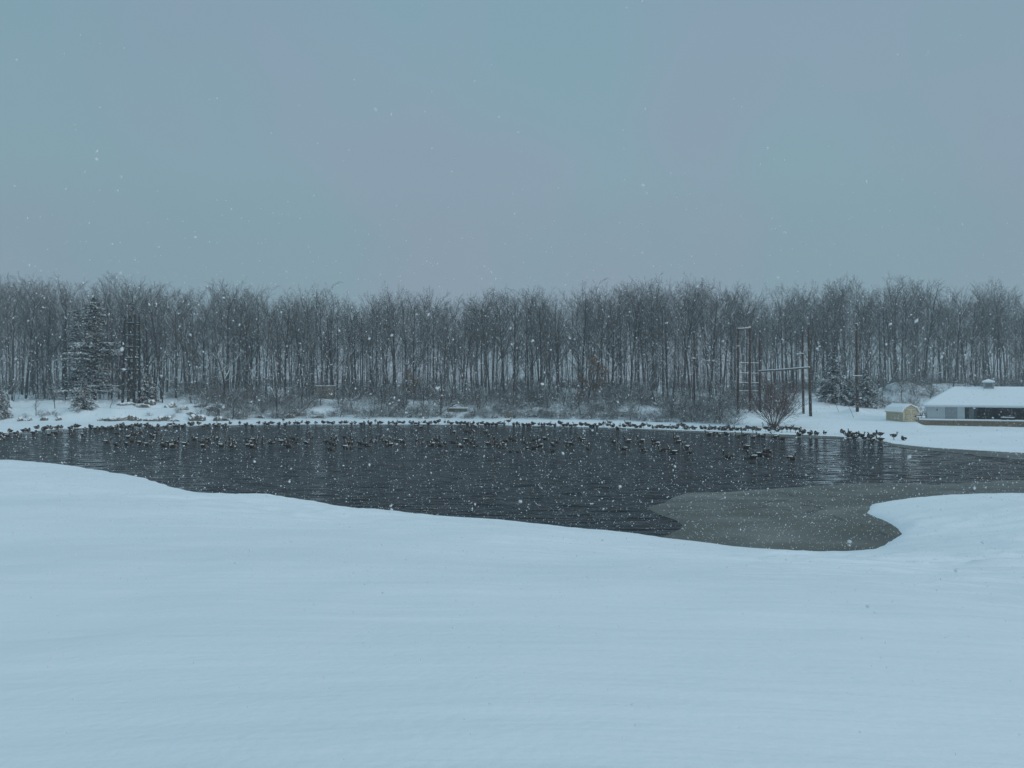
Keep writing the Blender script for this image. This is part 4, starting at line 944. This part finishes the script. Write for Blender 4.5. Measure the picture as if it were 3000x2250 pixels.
def up_neck(z0, h=.42, fwd=.0):
    return [(.30+fwd, z0+.24, .062, 0, 1), (.31+fwd, z0+.33, .046, 0, 1), (.305+fwd, z0+h-.02, .042, 0, 1), (.315+fwd, z0+h+.05, .05, 0, 2), (.35+fwd, z0+h+.075, .056, 0, 1), (.40+fwd, z0+h+.065, .042, 0, 1), (.44+fwd, z0+h+.05, .02, 0, 1), (.48+fwd, z0+h+.045, .010, 0, 1)]
def low_neck(z0):
    return [(.33, z0+.22, .06, 0, 1), (.35, z0+.28, .048, 0, 1), (.33, z0+.33, .046, 0, 1), (.345, z0+.385, .052, 0, 2), (.385, z0+.40, .055, 0, 1), (.43, z0+.385, .04, 0, 1), (.47, z0+.37, .018, 0, 1), (.505, z0+.365, .009, 0, 1)]
def tuck_neck(z0):
    return [(.29, z0+.22, .065, 0, 1), (.25, z0+.285, .055, .02, 1), (.17, z0+.31, .05, .04, 1), (.11, z0+.305, .055, .055, 2), (.05, z0+.30, .055, .06, 1), (0, z0+.28, .04, .065, 1), (-.05, z0+.265, .015, .07, 1)]
def duck_neck(z0):
    return [(.26, z0+.20, .05, 0, 1), (.27, z0+.26, .042, 0, 1), (.29, z0+.31, .05, 0, 1), (.33, z0+.315, .05, 0, 1), (.37, z0+.29, .03, 0, 1), (.43, z0+.28, .014, 0, 1)]
PROTO = {
 'swim': goose_proto(-.06, up_neck(-.06, .40)), 'low': goose_proto(-.06, low_neck(-.06)), 'tuck': goose_proto(-.06, tuck_neck(-.06)),
 'sit': goose_proto(-.01, tuck_neck(-.01), True), 'sitbare': goose_proto(-.01, tuck_neck(-.01), False), 'situp': goose_proto(-.01, low_neck(-.01), True),
 'stand': goose_proto(.24, up_neck(.24, .50), False, True), 'standtuck': goose_proto(.20, tuck_neck(.20), False, True), 'standlow': goose_proto(.22, low_neck(.22), False, True),
 'duck': goose_proto(-.05, duck_neck(-.05), False, False, .85, [D_BR, G_BL, G_WH, G_PA])}
PROTO['swimbare'] = goose_proto(-.06, up_neck(-.06, .42), False); PROTO['lowbare'] = goose_proto(-.06, low_neck(-.06), False)
DESC = {'swimbare': 'dark-backed goose swimming neck-up', 'lowbare': 'dark-backed goose swimming neck-in', 'swim': 'goose swimming neck-up', 'low': 'goose swimming neck-in', 'tuck': 'goose afloat, head tucked', 'sit': 'snowy-backed goose resting',
        'sitbare': 'dark-backed goose resting', 'situp': 'goose resting head-up', 'stand': 'goose standing tall and alert', 'standtuck': 'goose standing, head tucked', 'standlow': 'goose standing neck-in', 'duck': ''}
# (x, y of body middle in a strip blown up 4.254 times, x0 of the strip, facing r/l/t/a, pose)
C = 520/2212
rowsI = {0: "35,265 125,235 100,280 30,320 200,250 300,240 350,240 460,190 430,245 540,210 575,205 635,195 620,265 710,190 765,185 880,190 940,175 965,180 915,215 1040,270 1060,200 1130,175 1195,190 1250,185 1290,180 1330,185 1370,180 1400,185 1455,170 1520,160 1520,190 1580,180 1655,165u 1625,185 1700,172 1740,178 1820,155 1855,160 1900,175 1940,185 1970,160 2070,165 2125,145 2180,160",
 500: "50,155 90,160 160,158 240,138 260,160 350,142 410,162 470,150 540,148 575,155 600,140 670,150 740,132 860,138 940,142 1020,160 1095,128 1170,132 1210,138 1265,128 1350,135 1405,112u 1430,138 1480,138 1545,128 1590,130 1635,115 1710,125 1705,138 1810,128 1905,128 1970,125 2020,138 2120,125 2185,122",
 1000: "50,122 125,132 170,135 250,132 285,130 335,115 360,130 425,122 460,128 495,125 595,128 640,125 680,130 730,118u 770,125 855,120 880,128 930,130 970,128 945,155 1000,175 1030,118 1085,130 1120,125 1175,130 1215,122 1290,118 1330,122 1372,130 1445,128 1485,130 1530,130 1490,160 1570,135 1620,140 1650,135 1665,170 1700,135 1750,130 1800,138 1840,140 1880,140 1930,140 1970,132 2000,135 2030,140 2085,125u 2150,148 2190,145",
 1500: "20,150 60,155 90,145 145,150 195,155 225,155 265,145 335,145 370,150 400,150 450,145 480,150 535,155 600,150 640,155 680,155 735,162 790,158 865,160 930,155 980,165 1015,165 1060,170 1105,150 1140,160 1195,155 1215,145u 1255,170 1320,190 1345,165 1400,170 1440,160u 1470,165 1510,160 1550,180 1600,178 1640,175 1708,165u 1760,188 1800,185 1850,180 1880,185 1940,185u 1990,190 2020,180 2050,190 2075,180 2125,182 2165,195 2195,195",
 2000: "40,200 70,190 140,200 240,195 280,195 325,205 350,200 370,195 400,200 460,208 485,212 520,212 555,210 580,205 605,215 635,205 678,210 740,215 775,215 925,215 955,212u 1080,220 1180,225 1300,225 1590,265 1665,268 1770,258 1500,262 1450,275 1990,245 2040,275 2080,255 2110,270 2150,290 2185,270",
 2480: "25,120u 60,135 100,145 140,130 190,145u 225,155 290,140 315,145u 320,175 355,140u 420,135u 418,170 590,155u 712,165"}
stand = {0: [(240, 315, 'r', 'standlow'), (700, 255, 'r', 'standtuck'), (890, 265, 'r', 'standtuck')], 2000: [(815, 200, 'l', 'standtuck'), (875, 215, 'r', 'standtuck'), (1035, 212, 'l', 'stand'), (1110, 215, 'l', 'standlow'), (1140, 218, 'l', 'standlow'), (1235, 218, 'l', 'standlow'), (1345, 212, 'r', 'standlow'), (1405, 222, 'l', 'standlow'), (1460, 222, 't', 'standtuck')], 2480: []}
sw = {0: "1470,258r 1690,265r 1755,240r 1940,240r 1610,305k 1900,290k 1920,335t 2015,335t 1335,360r 1460,395r 1590,385k 1655,350r 1755,375r 1835,390w 2050,405w 2120,375r 2190,360r 2160,412w",
 500: "300,325k 465,335r 410,365w 565,320t 50,360r 190,390k 415,410r 640,405r 755,360t 770,415r 960,330w 1040,335r 970,370k 1040,372r 970,405k 1030,422w 1150,360t 1260,365r 1400,360r 1450,340r 1540,320r 1475,415r 1575,372a 1700,370r 1750,305t 1960,360r 2000,374r 2040,390r 2000,455w 2050,305t 2190,372t 2190,430k",
 1000: "55,305r 125,340t 90,365w 90,430r 245,380r 320,400r 378,340t 430,355t 495,315t 570,360r 675,325t 600,400l 755,350r 788,415t 940,340a 995,370a 1115,362r 1140,345t 1120,395k 1185,330t 1215,338t 1235,400w 1305,385t 1440,345t 1400,365w 1495,415r 1565,335w 1625,370t 1675,415a 1860,355r 1840,385k 1925,335t 1960,400r 2025,385r 2050,350r 2130,320t 2145,335r 2110,475d 2200,480d 1395,240l 1555,225l 1600,240w 1635,215l 1800,225l 1840,275l",
 1500: "15,330r 140,320t 155,355t 265,335l 420,320r 335,355t 350,405L 92,475d 190,445a 270,440l 515,395t 555,355r 510,475d 700,380r 745,382k 690,402t 850,310l 870,335k 950,435t 1270,350l 1445,350l 1610,350l 1780,350L 1800,385L 1395,445l 1640,460l 1880,465L 2005,495l 2050,305l 2065,360l 2165,430l",
 2000: "80,505a 560,550l 790,425l 870,555l 1040,530w 975,520k 1070,475l 1360,565r 330,262L 370,260k 450,270k 550,262k 690,290l 770,270l 880,300L 960,275L 1000,285k 1145,300l 1240,318L"}
birds = []   # px, py(bottom), heading, pose
for x0, s in rowsI.items():
    for i, tkn in enumerate(s.split()):
        u = tkn.endswith('u'); a, b_ = tkn.rstrip('u').split(','); rnd = random.Random(x0*7+i)
        pose = rnd.choice(['situp', 'standlow']) if u else rnd.choice(['sit', 'sitbare', 'sitbare', 'sit', 'standtuck', 'situp'])
        y0 = 1250 if x0 == 2480 else 1210
        birds.append((x0+float(a)*C, y0+(float(b_)+13+(5 if 'stand' in pose else 0))*C, rnd.choice('rrrlta') if x0 < 1500 else rnd.choice('rlllta'), pose))
for x0, lst in stand.items():
    for a, b_, f_, pose in lst: birds.append((x0+a*C, 1210+(b_+(36 if x0 == 0 else 32))*C, f_, pose))
for x0, s in sw.items():
    for i, tkn in enumerate(s.split()):
        f_ = tkn[-1]; a, b_ = tkn[:-1].split(','); rnd = random.Random(x0*3+i)
        pose, hd = {'r': ('swim', 'r'), 'l': ('swim', 'l'), 't': ('swim', 't'), 'a': ('swim', 'a'), 'k': ('tuck', rnd.choice('rl')), 'w': ('low', 'r'), 'L': ('low', 'l'), 'd': ('duck', rnd.choice('rl'))}[f_]
        if pose in ('swim', 'low') and rnd.random() < .5: pose += 'bare'
        birds.append((x0+float(a)*C, 1210+(float(b_)+14)*C, hd, pose))
pts = []
for px, py, hd, pose in birds:
    x, y = on_water(px, py); pts.append((x, y))
PA_ = np.array(pts); SD = sdf(PA_[:, 0], PA_[:, 1], POND); GZ = ground_z(PA_[:, 0], PA_[:, 1])
swimp = ('swim', 'low', 'tuck', 'duck', 'swimbare', 'lowbare'); rec = []
for (px, py, hd, pose), (x, y), s_, g_ in zip(birds, pts, SD, GZ):
    if pose in swimp:
        if s_ > -.3: y -= s_+.6
        z = 0.0
    else:
        z = max(g_, 0.0) if s_ > 0 else 0.012
        if s_ < -2.5 and 'stand' not in pose: pose = 'tuck'; z = 0
        if s_ <= 0 and 'stand' in pose: z = -.08
    rec.append([px, x, y, z, hd, pose])
geese = [r for r in rec if r[5] != 'duck']; ducks = [r for r in rec if r[5] == 'duck']
geese.sort(key=lambda r: r[2]); nearG, farG = geese[:298], geese[298:]
HD = {'r': 0, 'l': math.pi, 't': -math.pi/2, 'a': math.pi/2}; HW_ = {'r': 'facing right', 'l': 'facing left', 't': 'facing the camera', 'a': 'facing away'}
def gz_rot(hd, rnd): return HD[hd]+rnd.uniform(-.45, .45)
batch = []; rnd = random.Random(77)
def place_bird(nm, r, cat, group):
    px, x, y, z, hd, pose = r; o = thing(nm, '', cat, (x, y, z), gz_rot(hd, rnd), group, ((1.2 if pose in swimp else 1.2) if nm == 'goose' else .72)*rnd.uniform(.92, 1.1))
    k_ = o.scale[0]; o.scale = (k_, k_, k_*1.35) if (pose in swimp or 'stand' in pose) else (k_*.88, k_*1.1, k_*1.4)
    for pn, me in PROTO[pose]: link(pn, me, o)
    return o
for r in nearG:
    o = place_bird('goose', r, 'goose', 'geese of the flock on the pond and the ice edge')
    depth = (' (near)' if r[2] < 88 else ' (far)') if r[5] in swimp else ''
    batch.append((r[0], o, '%s, %s%s' % (DESC[r[5]], HW_[r[4]], depth)))
for r in ducks:
    o = place_bird('duck', r, 'duck', 'small brown ducks among the geese'); batch.append((r[0], o, 'small brown duck swimming nearer than geese'))
name_batch(batch, '{d}, {l}{o}')
# the smallest birds of the far line as one mass
if farG:
    V = []; F = []; MI = []; mats_ = GM+[G_WG, M_SNOWCAP, G_LEG]; ix = {m_.name: i for i, m_ in enumerate(mats_)}
    for px, x, y, z, hd, pose in farG:
        a = gz_rot(hd, rnd); ca, sa = math.cos(a), math.sin(a)
        for pn, me in PROTO[pose]:
            b0 = len(V); V += [(x+(v.co.x*ca-v.co.y*sa)*1.15, y+(v.co.x*sa+v.co.y*ca)*1.15, z+v.co.z*1.5) for v in me.vertices]
            for p_ in me.polygons: F.append(tuple(i+b0 for i in p_.vertices)); MI.append(ix[me.materials[p_.material_index].name])
    me = bpy.data.meshes.new('distant_geese'); me.from_pydata(V, [], F); me.update()
    for m_ in mats_: me.materials.append(m_)
    me.polygons.foreach_set('material_index', MI); me.polygons.foreach_set('use_smooth', [True]*len(F))
    tag(link('distant_geese', me), 'smallest geese of the far line along the ice edge', 'geese', kind='stuff')

# ------------------------------------------------------------------ falling snow
def snowfall():
    n = 140000
    P = np.stack([rng.uniform(-14, 14, n), 1.0+14.5*rng.random(n)**.9, rng.uniform(1.5, 9.5, n)], 1)
    P = P[rng.random(n) < np.clip(1.15-(P[:, 2]-6.9)/1.3, .012, 1)*np.clip((P[:, 1]-1)/6+.06, 0, 1)*np.where(P[:, 2] < 6.8-.26*P[:, 1], .45, 1)]
    g = 5.15-.12*P[:, 1]; P = P[(P[:, 2] > g+.2) & (np.abs(P[:, 0]) < P[:, 1]*.85+1.5)]; n = len(P)
    s = np.minimum(rng.gamma(3, .0009, n)+.0018, .006); D = rng.normal(0, 1, (n, 3)); D[:, 2] -= .6; D /= np.linalg.norm(D, axis=1)[:, None]
    U = np.cross(D, rng.normal(0, 1, (n, 3))); U /= np.linalg.norm(U, axis=1)[:, None]; W_ = np.cross(D, U)
    s = s[:, None]; V = np.stack([P+D*s*1.5, P-D*s*1.5, P+U*s, P-U*s, P+W_*s*.8, P-W_*s*.8], 1).reshape(-1, 3)
    f = np.array([(0, 2, 4), (0, 4, 3), (0, 3, 5), (0, 5, 2), (1, 4, 2), (1, 3, 4), (1, 5, 3), (1, 2, 5)])
    F = (np.arange(n)[:, None, None]*6+f[None]).reshape(-1, 3)
    tag(link('snowflakes', new_mesh('snowflakes', V, tris=F, mats=[M_FLAKE])), 'snowflakes drifting down through the air', 'snowflakes', kind='stuff')
M_FLAKE, n_, l_, b_ = mat('snowflake', (.74, .76, .78), .8, .1)
snowfall()
